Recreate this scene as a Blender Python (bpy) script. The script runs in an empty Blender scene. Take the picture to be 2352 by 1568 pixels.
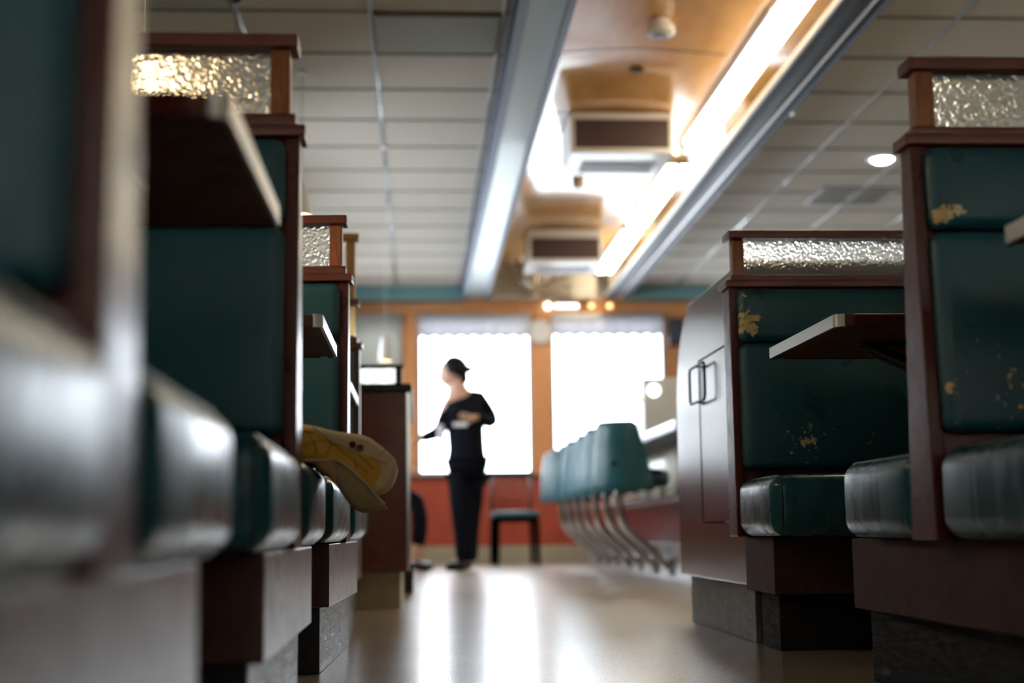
import bpy, bmesh, math, random
from mathutils import Vector, Matrix
random.seed(7)
S = bpy.context.scene
C = S.collection
PI = math.pi
YB0 = -2.6

# ------------------------------------------------------------------ camera
cam_d = bpy.data.cameras.new('camera'); cam = bpy.data.objects.new('camera', cam_d); C.objects.link(cam)
cam_d.sensor_width = 36.0; cam_d.lens = 36.0 * 3267 / 2352
_dY = Vector((962 - 1176, 1219 - 784, 3267)).normalized()          # aisle direction seen from the camera (x right, y down, z forward)
_U = _dY.cross(Vector((1, -.013, 0))).normalized()
if _U.y > 0: _U = -_U
_X = _dY.cross(_U)
if _X.x < 0: _X = -_X
R_ = Matrix((_X, _dY, _U))                                        # camera axes to world
right = R_ @ Vector((1, 0, 0)); up = R_ @ Vector((0, -1, 0)); back = R_ @ Vector((0, 0, -1))
rot = Matrix((right, up, back)).transposed()
cam.matrix_world = Matrix.Translation((0, 0, .33)) @ rot.to_4x4()
cam_d.clip_start = .02; cam_d.clip_end = 200
cam_d.dof.use_dof = True; cam_d.dof.focus_distance = 3.35; cam_d.dof.aperture_fstop = 2.0
S.camera = cam

# ------------------------------------------------------------------ world, lights, exposure
W = bpy.data.worlds.new('world'); S.world = W; W.use_nodes = True
S.cycles.use_denoising = True
bg = W.node_tree.nodes['Background']; bg.inputs[0].default_value = (.82, .91, 1, 1); bg.inputs[1].default_value = 5.0
S.view_settings.view_transform = 'Standard'; S.view_settings.look = 'None'
S.view_settings.exposure = 1.15; S.view_settings.gamma = 1.0
S.view_settings.use_curve_mapping = False
S.cycles.max_bounces = 8; S.cycles.diffuse_bounces = 5; S.cycles.glossy_bounces = 4; S.cycles.transmission_bounces = 6
S.cycles.transparent_max_bounces = 8; S.cycles.sample_clamp_indirect = 6; S.cycles.sample_clamp_direct = 0
S.cycles.caustics_reflective = False; S.cycles.caustics_refractive = False
def area(name, loc, rot, sx, sy, e, col=(1, 1, 1), portal=False):
    d = bpy.data.lights.new(name, 'AREA'); d.shape = 'RECTANGLE'; d.size = sx; d.size_y = sy; d.energy = e; d.color = col
    o = bpy.data.objects.new(name, d); o.location = loc; o.rotation_euler = rot; C.objects.link(o)
    d.cycles.is_portal = portal
    return o
for xa, xb in ((-1.6, -.8), (-.7, -.18), (0, 1.18), (1.38, 2.57), (2.9, 4.2)):
    area('window_portal', ((xa + xb) / 2, 14.78, 1.62), (-PI / 2, 0, 0), xb - xa, 1.5, 1, portal=True)
for y in (-1.2, .3, 1.7, 3.1, 4.5, 8.9, 10.9, 12.9):
    area('side_window_portal', (-1.76, y, 1.6), (0, -PI / 2, 0), 1.1, 1.15, 1, portal=True)

for xa, xb in ((-1.3, .9), (1.2, 4.3)):  # portals of the near and right windows, added for fill
    area('near_fill_portal', ((xa + xb) / 2, YB0 - .2, 1.6), (PI / 2, 0, 0), xb - xa, 1.4, 1, portal=True)
for y in (-1.0, 1.6, 4.2, 6.8):
    area('right_fill_portal', (4.9, y, 1.6), (0, PI / 2, 0), 1.3, 1.9, 1, portal=True)

# ------------------------------------------------------------------ materials
M = {}
def mat(name, col, rough=.5, metal=0, spec=.5, coat=0, coatr=.05, emit=None, es=0, trans=0, ior=1.5, alpha=1):
    m = bpy.data.materials.new(name); m.use_nodes = True; b = m.node_tree.nodes['Principled BSDF']
    I = b.inputs
    I['Base Color'].default_value = (*col, 1); I['Roughness'].default_value = rough; I['Metallic'].default_value = metal
    I['Specular IOR Level'].default_value = spec; I['Coat Weight'].default_value = coat; I['Coat Roughness'].default_value = coatr
    I['Transmission Weight'].default_value = trans; I['IOR'].default_value = ior; I['Alpha'].default_value = alpha
    if emit: I['Emission Color'].default_value = (*emit, 1); I['Emission Strength'].default_value = es
    M[name] = m
    return m
class NT:
    def __init__(s, m): s.t = m.node_tree; s.n = s.t.nodes; s.l = s.t.links; s.b = s.n['Principled BSDF']
    def add(s, k, **kw):
        n = s.n.new(k)
        for a, v in kw.items():
            if a.startswith('i_'): n.inputs[a[2:].replace('_', ' ')].default_value = v
            else: setattr(n, a, v)
        return n
    def link(s, a, b): s.l.new(a, b)
    def coord(s, kind='Object', scale=(1, 1, 1)):
        tc = s.add('ShaderNodeTexCoord'); mp = s.add('ShaderNodeMapping'); mp.inputs['Scale'].default_value = scale
        s.link(tc.outputs[kind], mp.inputs[0]); return mp.outputs[0]
    def noise(s, vec, scale=5, detail=4, rough=.5, dist=0):
        n = s.add('ShaderNodeTexNoise'); n.inputs['Scale'].default_value = scale; n.inputs['Detail'].default_value = detail
        n.inputs['Roughness'].default_value = rough; n.inputs['Distortion'].default_value = dist
        s.link(vec, n.inputs['Vector']); return n.outputs['Fac']
    def ramp(s, fac, stops, interp='LINEAR'):
        r = s.add('ShaderNodeValToRGB'); r.color_ramp.interpolation = interp; e = r.color_ramp.elements
        while len(e) < len(stops): e.new(.5)
        for k, (p, c) in enumerate(stops): e[k].position = p; e[k].color = (*c, 1) if len(c) == 3 else c
        s.link(fac, r.inputs[0]); return r.outputs[0]
    def mix(s, fac, a, b, kind='MIX'):
        m = s.add('ShaderNodeMix'); m.data_type = 'RGBA'; m.blend_type = kind
        for k, v in ((0, fac), (6, a), (7, b)):
            if isinstance(v, (int, float)): m.inputs[k].default_value = v
            elif isinstance(v, tuple): m.inputs[k].default_value = (*v, 1)
            else: s.link(v, m.inputs[k])
        return m.outputs[2]
    def math(s, op, a, b=None, clamp=False):
        m = s.add('ShaderNodeMath', operation=op); m.use_clamp = clamp
        for k, v in ((0, a), (1, b)):
            if v is None: continue
            if isinstance(v, (int, float)): m.inputs[k].default_value = v
            else: s.link(v, m.inputs[k])
        return m.outputs[0]
    def bump(s, h, strength=.3, dist=.01):
        b = s.add('ShaderNodeBump'); b.inputs['Strength'].default_value = strength; b.inputs['Distance'].default_value = dist
        s.link(h, b.inputs['Height']); s.link(b.outputs[0], s.b.inputs['Normal']); return b

def wood(name, c1, c2, rough, scale, coat=.3, bumpk=.15, coatr=.12):
    m = mat(name, c1, rough, coat=coat, coatr=coatr); t = NT(m)
    v = t.coord('Object', scale); f = t.noise(v, 6, 6, .6, .4)
    t.link(t.ramp(f, [(.3, c1), (.7, c2)]), t.b.inputs['Base Color'])
    w = t.noise(t.coord('Object', (1, 1, 1)), 14, 5, .6)
    t.link(t.ramp(w, [(.35, (rough * .75,) * 3), (.75, (min(1, rough * 1.35),) * 3)]), t.b.inputs['Roughness'])
    t.bump(f, bumpk, .002); return m
wood('cherry_panel', (.075, .010, .008), (.115, .017, .012), .36, (3, 3, 1.2), .12, .12, .2); M['cherry_panel'].node_tree.nodes['Principled BSDF'].inputs['Specular IOR Level'].default_value = .35
wood('cherry_trim', (.12, .022, .012), (.20, .042, .018), .38, (2, 2, 8), .2, .2)
wood('oak_post', (.20, .050, .014), (.42, .135, .03), .42, (30, 30, 3), .15, .5)
wood('golden_post', (.50, .24, .05), (.62, .33, .08), .45, (20, 20, 3), .1, .3)
wood('table_underside', (.14, .05, .026), (.19, .07, .034), .6, (2, 8, 2), 0, .1)
wood('orange_trim', (.66, .27, .10), (.80, .36, .15), .5, (6, 6, 2), .1, .2)
# laminate of the plinth fronts: swirly worn figure
m = mat('base_laminate', (.085, .03, .03), .34, coat=.25, coatr=.22); t = NT(m)
v = t.coord('Object', (1, 1, .55)); f = t.noise(v, 9, 5, .65, 2.2); g = t.noise(v, 60, 3, .6, 1.0)
t.link(t.ramp(f, [(.3, (.06, .018, .018)), (.7, (.11, .045, .042))]), t.b.inputs['Base Color'])
t.b.inputs['Coat Weight'].default_value = .6; t.b.inputs['Coat Roughness'].default_value = .3
t.link(t.ramp(f, [(.3, (.24,) * 3), (.7, (.42,) * 3)]), t.b.inputs['Roughness']); t.bump(t.math('ADD', f, t.math('MULTIPLY', g, .25)), .35, .003)
m2 = mat('base_laminate_dim', (.07, .026, .026), .6, spec=.3); t = NT(m2)  # same laminate darkened, gloss cut, to imitate weak reflections on the right
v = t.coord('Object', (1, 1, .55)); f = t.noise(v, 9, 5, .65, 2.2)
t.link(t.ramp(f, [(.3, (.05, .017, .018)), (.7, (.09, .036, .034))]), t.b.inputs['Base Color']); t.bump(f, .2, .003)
# kick boards
def kick(name, c1, c2, r):
    m = mat(name, c1, r); t = NT(m); f = t.noise(t.coord('Object', (3, 3, 1)), 4, 6, .65, .6)
    t.link(t.ramp(f, [(.3, c1), (.75, c2)]), t.b.inputs['Base Color']); t.bump(f, .2, .003)
    sc = t.noise(t.coord('Object', (6, 6, 60)), 3, 3, .6); t.link(t.ramp(sc, [(.3, (r * .7,) * 3), (.8, (min(1, r * 1.3),) * 3)]), t.b.inputs['Roughness'])
kick('kick_dark', (.012, .011, .014), (.035, .032, .036), .38)
kick('kick_dull', (.012, .012, .015), (.03, .029, .033), .7); M['kick_dull'].node_tree.nodes['Principled BSDF'].inputs['Specular IOR Level'].default_value = .2  # copy of the dark kick with reflections cut for the right side
kick('kick_grey', (.10, .095, .09), (.17, .16, .145), .5)
kick('kick_beige', (.36, .30, .20), (.48, .41, .28), .45)
# vinyl
def vinyl(name, spots=(), small=None, wr=.35, rough=.3, stretch=(14, 14, 2.5)):
    m = mat(name, (.012, .085, .10), rough, spec=.45, coat=.0, coatr=.2); t = NT(m)
    v = t.coord('Object', (1, 1, 1)); n1 = t.noise(v, 3, 3, .5)
    base = t.ramp(n1, [(.3, (.015, .085, .122)), (.7, (.023, .110, .150))])
    wv = t.coord('Object', stretch); w = t.noise(wv, 2.2, 4, .55, .6); fine = t.noise(v, 260, 2, .5)
    h = t.math('ADD', w, t.math('MULTIPLY', fine, .05)); t.bump(h, wr, .006)
    t.link(t.ramp(w, [(.3, (rough * .7,) * 3), (.75, (rough * 1.5,) * 3)]), t.b.inputs['Roughness'])
    if spots:
        tot = None; edge = t.noise(v, 45, 5, .65)
        for (x, y, z, r) in spots:
            d = t.add('ShaderNodeVectorMath', operation='DISTANCE'); d.inputs[1].default_value = (x, y, z); t.link(v, d.inputs[0])
            q = t.math('DIVIDE', d.outputs['Value'], r)
            q = t.math('ADD', q, t.math('MULTIPLY', t.math('SUBTRACT', edge, .5), 3.2))
            tot = q if tot is None else t.math('MINIMUM', tot, q)
        mask = t.math('LESS_THAN', tot, .75)
        if small:
            x, y, z, r = small
            d = t.add('ShaderNodeVectorMath', operation='DISTANCE'); d.inputs[1].default_value = (x, y, z); t.link(v, d.inputs[0])
            fl = t.noise(v, 70, 3, .7); th = t.math('ADD', t.math('MULTIPLY', t.math('DIVIDE', d.outputs['Value'], r), .12), .61)
            mask = t.math('MAXIMUM', mask, t.math('GREATER_THAN', fl, th))
        foam = t.ramp(t.noise(v, 25, 3, .5), [(.3, (.80, .68, .36)), (.5, (.78, .54, .24)), (.7, (.88, .82, .55))])
        t.link(t.mix(mask, base, foam), t.b.inputs['Base Color'])
        t.link(t.math('MULTIPLY', t.math('SUBTRACT', 1.0, mask), .45), t.b.inputs['Specular IOR Level'])
    else: t.link(base, t.b.inputs['Base Color'])
    return m
vinyl('vinyl_seat', wr=.11, rough=.27, stretch=(9, 9, 1.6))
vinyl('vinyl_pad', wr=.12, rough=.33, stretch=(3, 3, 3))
vinyl('vinyl_stool', wr=.1, rough=.36, stretch=(6, 6, 2)); M['vinyl_stool'].node_tree.nodes['Principled BSDF'].inputs['Coat Weight'].default_value = .05
for _e in M['vinyl_stool'].node_tree.nodes:
    if _e.type == 'VALTORGB' and _e.color_ramp.elements[0].color[2] > .05 and _e.color_ramp.elements[0].color[0] < .02: _e.color_ramp.elements[0].color = (.008, .078, .102, 1); _e.color_ramp.elements[1].color = (.014, .105, .132, 1)
mat('piping', (.006, .03, .036), .4)
mat('chrome', (.75, .75, .76), .12, metal=1)
mat('chrome_brushed', (.62, .61, .60), .3, metal=1)
m = mat('edge_band', (.46, .44, .42), .36, metal=1); t = NT(m); t.bump(t.noise(t.coord('Object', (1, 40, 1)), 12, 3), .25, .002)
mat('brass', (.85, .60, .28), .16, metal=1)
mat('black_metal', (.012, .012, .012), .35)
mat('gap_black', (.002, .002, .002), .9, spec=0)
mat('dark_top', (.012, .010, .012), .35)
mat('white_plastic', (.78, .77, .75), .35)
mat('unit_body', (.62, .60, .58), .3, coat=.3)
mat('unit_intake', (.045, .018, .018), .55)
mat('slat_grey', (.30, .30, .31), .4)
mat('stool_post', (.42, .38, .36), .22, metal=1)
# terrazzo floor
m = mat('terrazzo', (.4, .33, .25), .16, spec=.5, coat=.6, coatr=.20); t = NT(m); v = t.coord('Object')
vo = t.add('ShaderNodeTexVoronoi'); vo.inputs['Scale'].default_value = 95; t.link(v, vo.inputs['Vector'])
chips = t.ramp(vo.outputs['Distance'], [(.0, (.30, .20, .13)), (.22, (.42, .33, .24)), (.4, (.53, .455, .36)), (.8, (.57, .50, .41))])
sp = t.ramp(t.noise(v, 130, 3, .6), [(.38, (.20, .12, .08)), (.45, (1, 1, 1))])
big = t.ramp(t.noise(v, 1.7, 4, .6), [(.3, (.78, .76, .72)), (.7, (1.0, .98, .95))])
t.link(t.mix(1.0, t.mix(.8, chips, sp, 'MULTIPLY'), big, 'MULTIPLY'), t.b.inputs['Base Color'])
rn = t.noise(t.coord('Object', (1, 1, 1)), 2.3, 5, .7); t.link(t.ramp(rn, [(.3, (.28,) * 3), (.75, (.33,) * 3)]), t.b.inputs['Roughness'])
mat('divider_strip', (.80, .78, .70), .25, metal=.6)
# acoustic tile
m = mat('acoustic_tile', (.5, .47, .4), .85); t = NT(m); v = t.coord('Object')
f = t.noise(v, 60, 4, .7); t.link(t.ramp(f, [(.35, (.42, .385, .315)), (.55, (.51, .475, .41))]), t.b.inputs['Base Color']); t.bump(f, .25, .004)
m = mat('grid_bar', (.26, .27, .26), .4, metal=.6); t = NT(m); t.link(t.ramp(t.noise(t.coord('Object', (1, 1, 1)), 1.3, 3, .6), [(.45, (.6,) * 3), (.62, (.25,) * 3)]), t.b.inputs['Roughness'])
mat('grid_cross', (.15, .145, .11), .7)
m = mat('light_lens', (.42, .44, .38), .65, trans=0); t = NT(m)
wv = t.add('ShaderNodeTexChecker'); wv.inputs['Scale'].default_value = 90; t.link(t.coord('Object'), wv.inputs['Vector'])
wv.inputs['Color1'].default_value = (.20, .21, .17, 1); wv.inputs['Color2'].default_value = (.30, .31, .26, 1); t.link(wv.outputs['Color'], t.b.inputs['Base Color'])
t.bump(wv.outputs['Fac'], .5, .004)
# glossy veneer of the coffer
m = mat('veneer', (.72, .34, .10), .16, spec=.6, coat=.7, coatr=.06); t = NT(m); v = t.coord('Object', (1, .25, 1))
f = t.noise(v, 5, 5, .6, .8); t.link(t.ramp(f, [(.25, (.72, .34, .09)), (.75, (.90, .52, .20))]), t.b.inputs['Base Color'])
t.bump(t.noise(t.coord('Object'), 2.2, 2, .5), .05, .02)
mat('mirror_strip', (.72, .72, .74), .04, metal=1)
mat('beam_teal', (.17, .23, .22), .30, metal=.2, coat=.2)
mat('beam_navy', (.022, .034, .05), .42, spec=.12)
mat('trim_blue', (.06, .09, .16), .45)
mat('teal_band', (.16, .32, .34), .45)
mat('tube_light', (.9, .9, .9), .4, emit=(1, .86, .60), es=15)
mat('down_lamp', (.9, .9, .9), .4, emit=(1, .97, .9), es=8)
mat('pendant_glow', (.9, .85, .7), .4, emit=(1, .72, .42), es=16)
mat('amber_lamp', (.9, .7, .4), .4, emit=(1, .72, .3), es=1.5)
mat('round_lamp', (.95, .93, .85), .4, emit=(1, .96, .8), es=2.5)
m = mat('lower_wall', (.30, .045, .025), .5); t = NT(m); t.link(t.ramp(t.noise(t.coord('Object'), 3, 4), [(.3, (.36, .055, .028)), (.7, (.46, .075, .036))]), t.b.inputs['Base Color'])
mat('wall_cream', (.55, .50, .42), .7)
mat('wall_dark', (.16, .12, .09), .7)
mat('base_beige', (.42, .36, .26), .5)
mat('aluminium', (.50, .50, .48), .35, metal=.6)
mat('counter_cream', (.72, .66, .52), .3, coat=.3)
mat('counter_maroon', (.10, .02, .03), .35, coat=.3)
mat('stainless', (.62, .63, .66), .25, metal=.9)
mat('counter_under', (.03, .03, .06), .5)
mat('clock_face', (.62, .55, .50), .5)
mat('sunburst_metal', (.50, .42, .33), .3, metal=.7)
mat('blind', (.50, .50, .47), .8)
# translucent blinds
def translucent(name, col, mixk=.6, a=0.0):
    m = bpy.data.materials.new(name); m.use_nodes = True; n = m.node_tree.nodes; l = m.node_tree.links; n.clear()
    o = n.new('ShaderNodeOutputMaterial'); d = n.new('ShaderNodeBsdfDiffuse'); tr = n.new('ShaderNodeBsdfTranslucent'); mx = n.new('ShaderNodeMixShader')
    d.inputs[0].default_value = (*col, 1); tr.inputs[0].default_value = (*col, 1); mx.inputs[0].default_value = mixk
    l.new(d.outputs[0], mx.inputs[1]); l.new(tr.outputs[0], mx.inputs[2]); l.new(mx.outputs[0], o.inputs[0]); M[name] = m; return m
translucent('valance', (.72, .71, .74), .46)
translucent('roller_blind', (.60, .59, .54), .38)
translucent('side_dim_blind', (.62, .57, .46), .50)  # unseen blinds added to cut daylight through the left and right windows
translucent('near_fill_blind', (.72, .68, .60), .60)  # tunes the added fill from behind the camera
translucent('sheer', (.94, .93, .91), .75)  # hidden curtain added to soften the window reflected in the side cabinet
# clear pane
m = bpy.data.materials.new('clear_pane'); m.use_nodes = True; n = m.node_tree.nodes; l = m.node_tree.links; n.clear()
o = n.new('ShaderNodeOutputMaterial'); tp = n.new('ShaderNodeBsdfTransparent'); gl = n.new('ShaderNodeBsdfGlossy'); mx = n.new('ShaderNodeMixShader'); fr = n.new('ShaderNodeFresnel')
gl.inputs['Roughness'].default_value = .02; fr.inputs[0].default_value = 1.25; l.new(fr.outputs[0], mx.inputs[0]); l.new(tp.outputs[0], mx.inputs[1]); l.new(gl.outputs[0], mx.inputs[2]); l.new(mx.outputs[0], o.inputs[0]); M['clear_pane'] = m
# textured glass of the booth screens
m = mat('textured_glass', (.93, .92, .86), .22, trans=.9, ior=1.45, spec=.5); t = NT(m); v = t.coord('Object')
vo = t.add('ShaderNodeTexVoronoi', feature='SMOOTH_F1'); vo.inputs['Scale'].default_value = 120; vo.inputs['Smoothness'].default_value = .6
wob = t.noise(v, 30, 3, .6); av = t.add('ShaderNodeVectorMath', operation='ADD'); cc = t.add('ShaderNodeCombineXYZ'); t.link(t.math('MULTIPLY', wob, .03), cc.inputs[0]); t.link(t.math('MULTIPLY', wob, .02), cc.inputs[2])
t.link(v, av.inputs[0]); t.link(cc.outputs[0], av.inputs[1]); t.link(av.outputs[0], vo.inputs['Vector']); t.bump(vo.outputs['Distance'], .5, .004)
# people
mat('skin', (.62, .36, .26), .5, spec=.4)
mat('hair_black', (.007, .006, .008), .6, spec=.15)
m = mat('cloth_black', (.006, .007, .012), .9, spec=.1); NT(m)
mat('cloth_navy', (.008, .010, .022), .9, spec=.1)
mat('cloth_grey', (.075, .075, .10), .85)
mat('shoe_black', (.006, .006, .008), .4)
mat('paper_white', (.80, .80, .86), .7)
mat('eye_white', (.8, .78, .75), .3); mat('iris', (.03, .02, .015), .2); mat('lip', (.42, .13, .11), .45)
# coat
def cloth(name, c1, c2, sc=240):
    m = mat(name, c1, .85, spec=.25); t = NT(m); v = t.coord('Object'); b = t.noise(v, 14, 4, .6); wv = t.noise(v, sc, 2, .5)
    t.link(t.ramp(b, [(.3, c1), (.7, c2)]), t.b.inputs['Base Color']); t.bump(t.math('ADD', t.math('MULTIPLY', b, .6), t.math('MULTIPLY', wv, .2)), .5, .006); return m
cloth('coat_tan', (.68, .51, .29), (.84, .67, .42)); cloth('coat_facing', (.42, .21, .10), (.50, .27, .13)); cloth('coat_dark', (.30, .22, .12), (.42, .32, .18))
cloth('coat_lining', (.72, .37, .045), (.88, .50, .09))
mat('button_brown', (.11, .030, .022), .25)
mat('stitch', (.40, .21, .04), .9)
mat('foliage', (.16, .24, .10), .8); mat('asphalt', (.55, .55, .55), .9)
mat('car_paint', (.6, .62, .65), .3, coat=.5)

# ------------------------------------------------------------------ mesh helpers
def new_obj(name, me, m, parent=None):
    o = bpy.data.objects.new(name, me); C.objects.link(o)
    if m is not None: me.materials.append(M[m])
    if parent is not None: o.parent = parent
    return o
def fin(name, bm, m, parent=None, smooth=False, bevel=0, seg=2):
    bmesh.ops.recalc_face_normals(bm, faces=bm.faces)
    me = bpy.data.meshes.new(name); bm.to_mesh(me); bm.free()
    o = new_obj(name, me, m, parent)
    if smooth: me.shade_smooth()
    if bevel:
        b = o.modifiers.new('bevel', 'BEVEL'); b.width = bevel; b.segments = seg; b.limit_method = 'ANGLE'; b.angle_limit = math.radians(40)
        if not smooth: me.shade_smooth(); 
        try: o.modifiers.new('wn', 'WEIGHTED_NORMAL').keep_sharp = True
        except Exception: pass
    return o
def box(bm, a, b):
    x0, x1 = sorted((a[0], b[0])); y0, y1 = sorted((a[1], b[1])); z0, z1 = sorted((a[2], b[2]))
    vs = [bm.verts.new((x, y, z)) for z in (z0, z1) for x, y in ((x0, y0), (x1, y0), (x1, y1), (x0, y1))]
    for f in ((0, 3, 2, 1), (4, 5, 6, 7), (0, 1, 5, 4), (1, 2, 6, 5), (2, 3, 7, 6), (3, 0, 4, 7)): bm.faces.new([vs[i] for i in f])
def B(name, a, b, m, parent=None, bevel=0, seg=2):
    bm = bmesh.new(); box(bm, a, b); return fin(name, bm, m, parent, bevel=bevel, seg=seg)
def extrude(bm, prof, axis, a, b):
    """closed 2-D profile swept along an axis; prof pairs fill the other two axes in x,y,z order"""
    def P(p, t):
        return {'x': (t, p[0], p[1]), 'y': (p[0], t, p[1]), 'z': (p[0], p[1], t)}[axis]
    A = [bm.verts.new(P(p, a)) for p in prof]; Bv = [bm.verts.new(P(p, b)) for p in prof]; n = len(prof)
    for i in range(n): bm.faces.new((A[i], A[(i + 1) % n], Bv[(i + 1) % n], Bv[i]))
    bm.faces.new(A); bm.faces.new(list(reversed(Bv)))
def tube(bm, pts, r, n=10, closed=False):
    pts = [Vector(p) for p in pts]; N = len(pts); rings = []; prev = None
    rr = r if isinstance(r, (list, tuple)) else [r] * N
    for i, p in enumerate(pts):
        if closed: d = pts[(i + 1) % N] - pts[i - 1]
        else: d = pts[min(i + 1, N - 1)] - pts[max(i - 1, 0)]
        d.normalize()
        if prev is None: u = d.cross(Vector((0, 0, 1)) if abs(d.z) < .9 else Vector((1, 0, 0))).normalized()
        else: u = (prev - d * prev.dot(d)).normalized()
        prev = u; w = d.cross(u)
        rings.append([bm.verts.new(p + (u * math.cos(2 * PI * k / n) + w * math.sin(2 * PI * k / n)) * rr[i]) for k in range(n)])
    for i in range(N if closed else N - 1):
        a, b = rings[i], rings[(i + 1) % N]
        for k in range(n): bm.faces.new((a[k], a[(k + 1) % n], b[(k + 1) % n], b[k]))
    if not closed: bm.faces.new(rings[0]); bm.faces.new(list(reversed(rings[-1])))
def lathe(bm, prof, c=(0, 0, 0), n=32, axis='z'):
    rings = []
    for r, h in prof:
        ring = []
        for k in range(n):
            a = 2 * PI * k / n; x, y = r * math.cos(a), r * math.sin(a)
            v = (x, y, h) if axis == 'z' else ((x, h, y) if axis == 'y' else (h, x, y))
            ring.append(bm.verts.new((v[0] + c[0], v[1] + c[1], v[2] + c[2])))
        rings.append(ring)
    for a, b in zip(rings, rings[1:]):
        for k in range(n): bm.faces.new((a[k], a[(k + 1) % n], b[(k + 1) % n], b[k]))
    bm.faces.new(rings[0]); bm.faces.new(list(reversed(rings[-1])))
def pillow(bm, a, b, r, bulge=(0, 0, 0), nseg=5):
    """rounded box from corner a to b with softly bulging faces"""
    c = [(a[i] + b[i]) / 2 for i in range(3)]; h = [abs(b[i] - a[i]) / 2 for i in range(3)]
    rr = [min(r, h[i] * .98) for i in range(3)]
    def coords(i):
        s = [rr[i] * (1 - math.tan(math.radians(t))) for t in (45, 33, 22, 11, 0)]
        left = [-h[i] + q for q in s]; mid = [(-h[i] + rr[i]) + (2 * h[i] - 2 * rr[i]) * k / nseg for k in range(1, nseg)]
        return left + mid + [-q for q in reversed(left)]
    cs = [coords(i) for i in range(3)]; cache = {}
    def V(p):
        key = tuple(round(q, 6) for q in p)
        if key in cache: return cache[key]
        inner = [max(-h[i] + rr[i], min(h[i] - rr[i], p[i])) for i in range(3)]
        d = Vector([(p[i] - inner[i]) / rr[i] for i in range(3)])
        if d.length > 0: d.normalize()
        q = [inner[i] + d[i] * rr[i] for i in range(3)]
        for i in range(3):
            if bulge[i]:
                j, k = (i + 1) % 3, (i + 2) % 3
                w = (1 - (p[j] / h[j]) ** 2) * (1 - (p[k] / h[k]) ** 2)
                q[i] += bulge[i] * w * (p[i] / h[i])
        v = bm.verts.new((c[0] + q[0], c[1] + q[1], c[2] + q[2])); cache[key] = v; return v
    for ax in range(3):
        j, k = (ax + 1) % 3, (ax + 2) % 3
        for s in (-1, 1):
            for p in range(len(cs[j]) - 1):
                for q in range(len(cs[k]) - 1):
                    quad = []
                    for (u, w) in ((p, q), (p + 1, q), (p + 1, q + 1), (p, q + 1)):
                        pt = [0, 0, 0]; pt[ax] = s * h[ax]; pt[j] = cs[j][u]; pt[k] = cs[k][w]; quad.append(V(pt))
                    if len(set(quad)) == 4:
                        try: bm.faces.new(quad)
                        except ValueError: pass
def tag(o, label=None, cat=None, group=None, kind=None):
    for k, v in (('label', label), ('category', cat), ('group', group), ('kind', kind)):
        if v: o[k] = v
    return o
def empty(name, loc, label, cat, group=None, rz=0):
    o = bpy.data.objects.new(name, None); C.objects.link(o); o.location = loc; o.rotation_euler = (0, 0, rz); o.empty_display_size = .1
    return tag(o, label, cat, group)
def struct(o): o['kind'] = 'structure'; return o

# ------------------------------------------------------------------ room shell
XL, XR, YB, YF, ZC = -1.66, 4.7, -2.6, 14.6, 2.8
struct(B('floor', (XL, YB, -.1), (XR, YF, 0), 'terrazzo'))
bm = bmesh.new(); box(bm, (.064, -1, -.001), (.070, 8.5, .0012)); box(bm, (.066, 8.5, -.001), (.071, 14.5, .0012)); struct(fin('trim_1', bm, 'divider_strip'))
bm = bmesh.new(); box(bm, (1.05, 5.72, -.001), (1.9, 5.725, .001)); struct(fin('trim_11', bm, 'divider_strip'))
struct(B('ceiling', (XL, YB, ZC), (.47, 14.3, 3.0), 'acoustic_tile'))
o = struct(B('ceiling.001', (2.12, YB, ZC), (XR, 14.3, 3.0), 'acoustic_tile'))
struct(B('ceiling.002', (XL, YB, 3.12), (XR, YF + .2, 3.22), 'wall_cream'))
# grid: long bars with a raised lip, and cross bars
LX = (-1.5, -.86, -.22, .42); RX = (2.66, 3.29, 3.92, 4.55)
bm = bmesh.new()
for x in LX + RX:
    extrude(bm, [(x - .012, ZC + .002), (x - .012, ZC - .004), (x - .004, ZC - .010), (x + .004, ZC - .010), (x + .012, ZC - .004), (x + .012, ZC + .002)], 'y', YB, 14.3)
struct(fin('trim_2', bm, 'grid_bar'))
bm = bmesh.new(); y = 6.58 - .605 * 14
while y < 14.3:
    box(bm, (XL, y - .011, ZC - .005), (.46, y + .011, ZC + .002)); box(bm, (2.14, y - .011, ZC - .005), (XR, y + .011, ZC + .002)); y += .605
struct(fin('trim_3', bm, 'grid_cross'))
# raised veneer ceiling between the beams (a shallow vault)
bm = bmesh.new(); N = 20; prof = []
for k in range(N + 1):
    u = k / N; prof.append((.70 + 1.2 * u, 2.985 + .045 * (1 - (2 * u - 1) ** 2)))
prof += [(1.9, 3.1), (.7, 3.1)]
extrude(bm, prof, 'y', YB, 14.3); o = fin('ceiling.003', bm, 'veneer'); struct(o)
bm = bmesh.new()
for yj in (4.1, 5.32, 6.53, 7.74, 8.95, 10.16, 11.37, 12.58, 13.8):
    pr = [(.70 + 1.2 * k / N, 2.985 + .045 * (1 - (2 * k / N - 1) ** 2) - .005) for k in range(N + 1)]
    extrude(bm, pr + [(p[0], p[1] + .008) for p in reversed(pr)], 'y', yj - .006, yj + .006)
struct(fin('trim_4', bm, 'chrome'))
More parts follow.
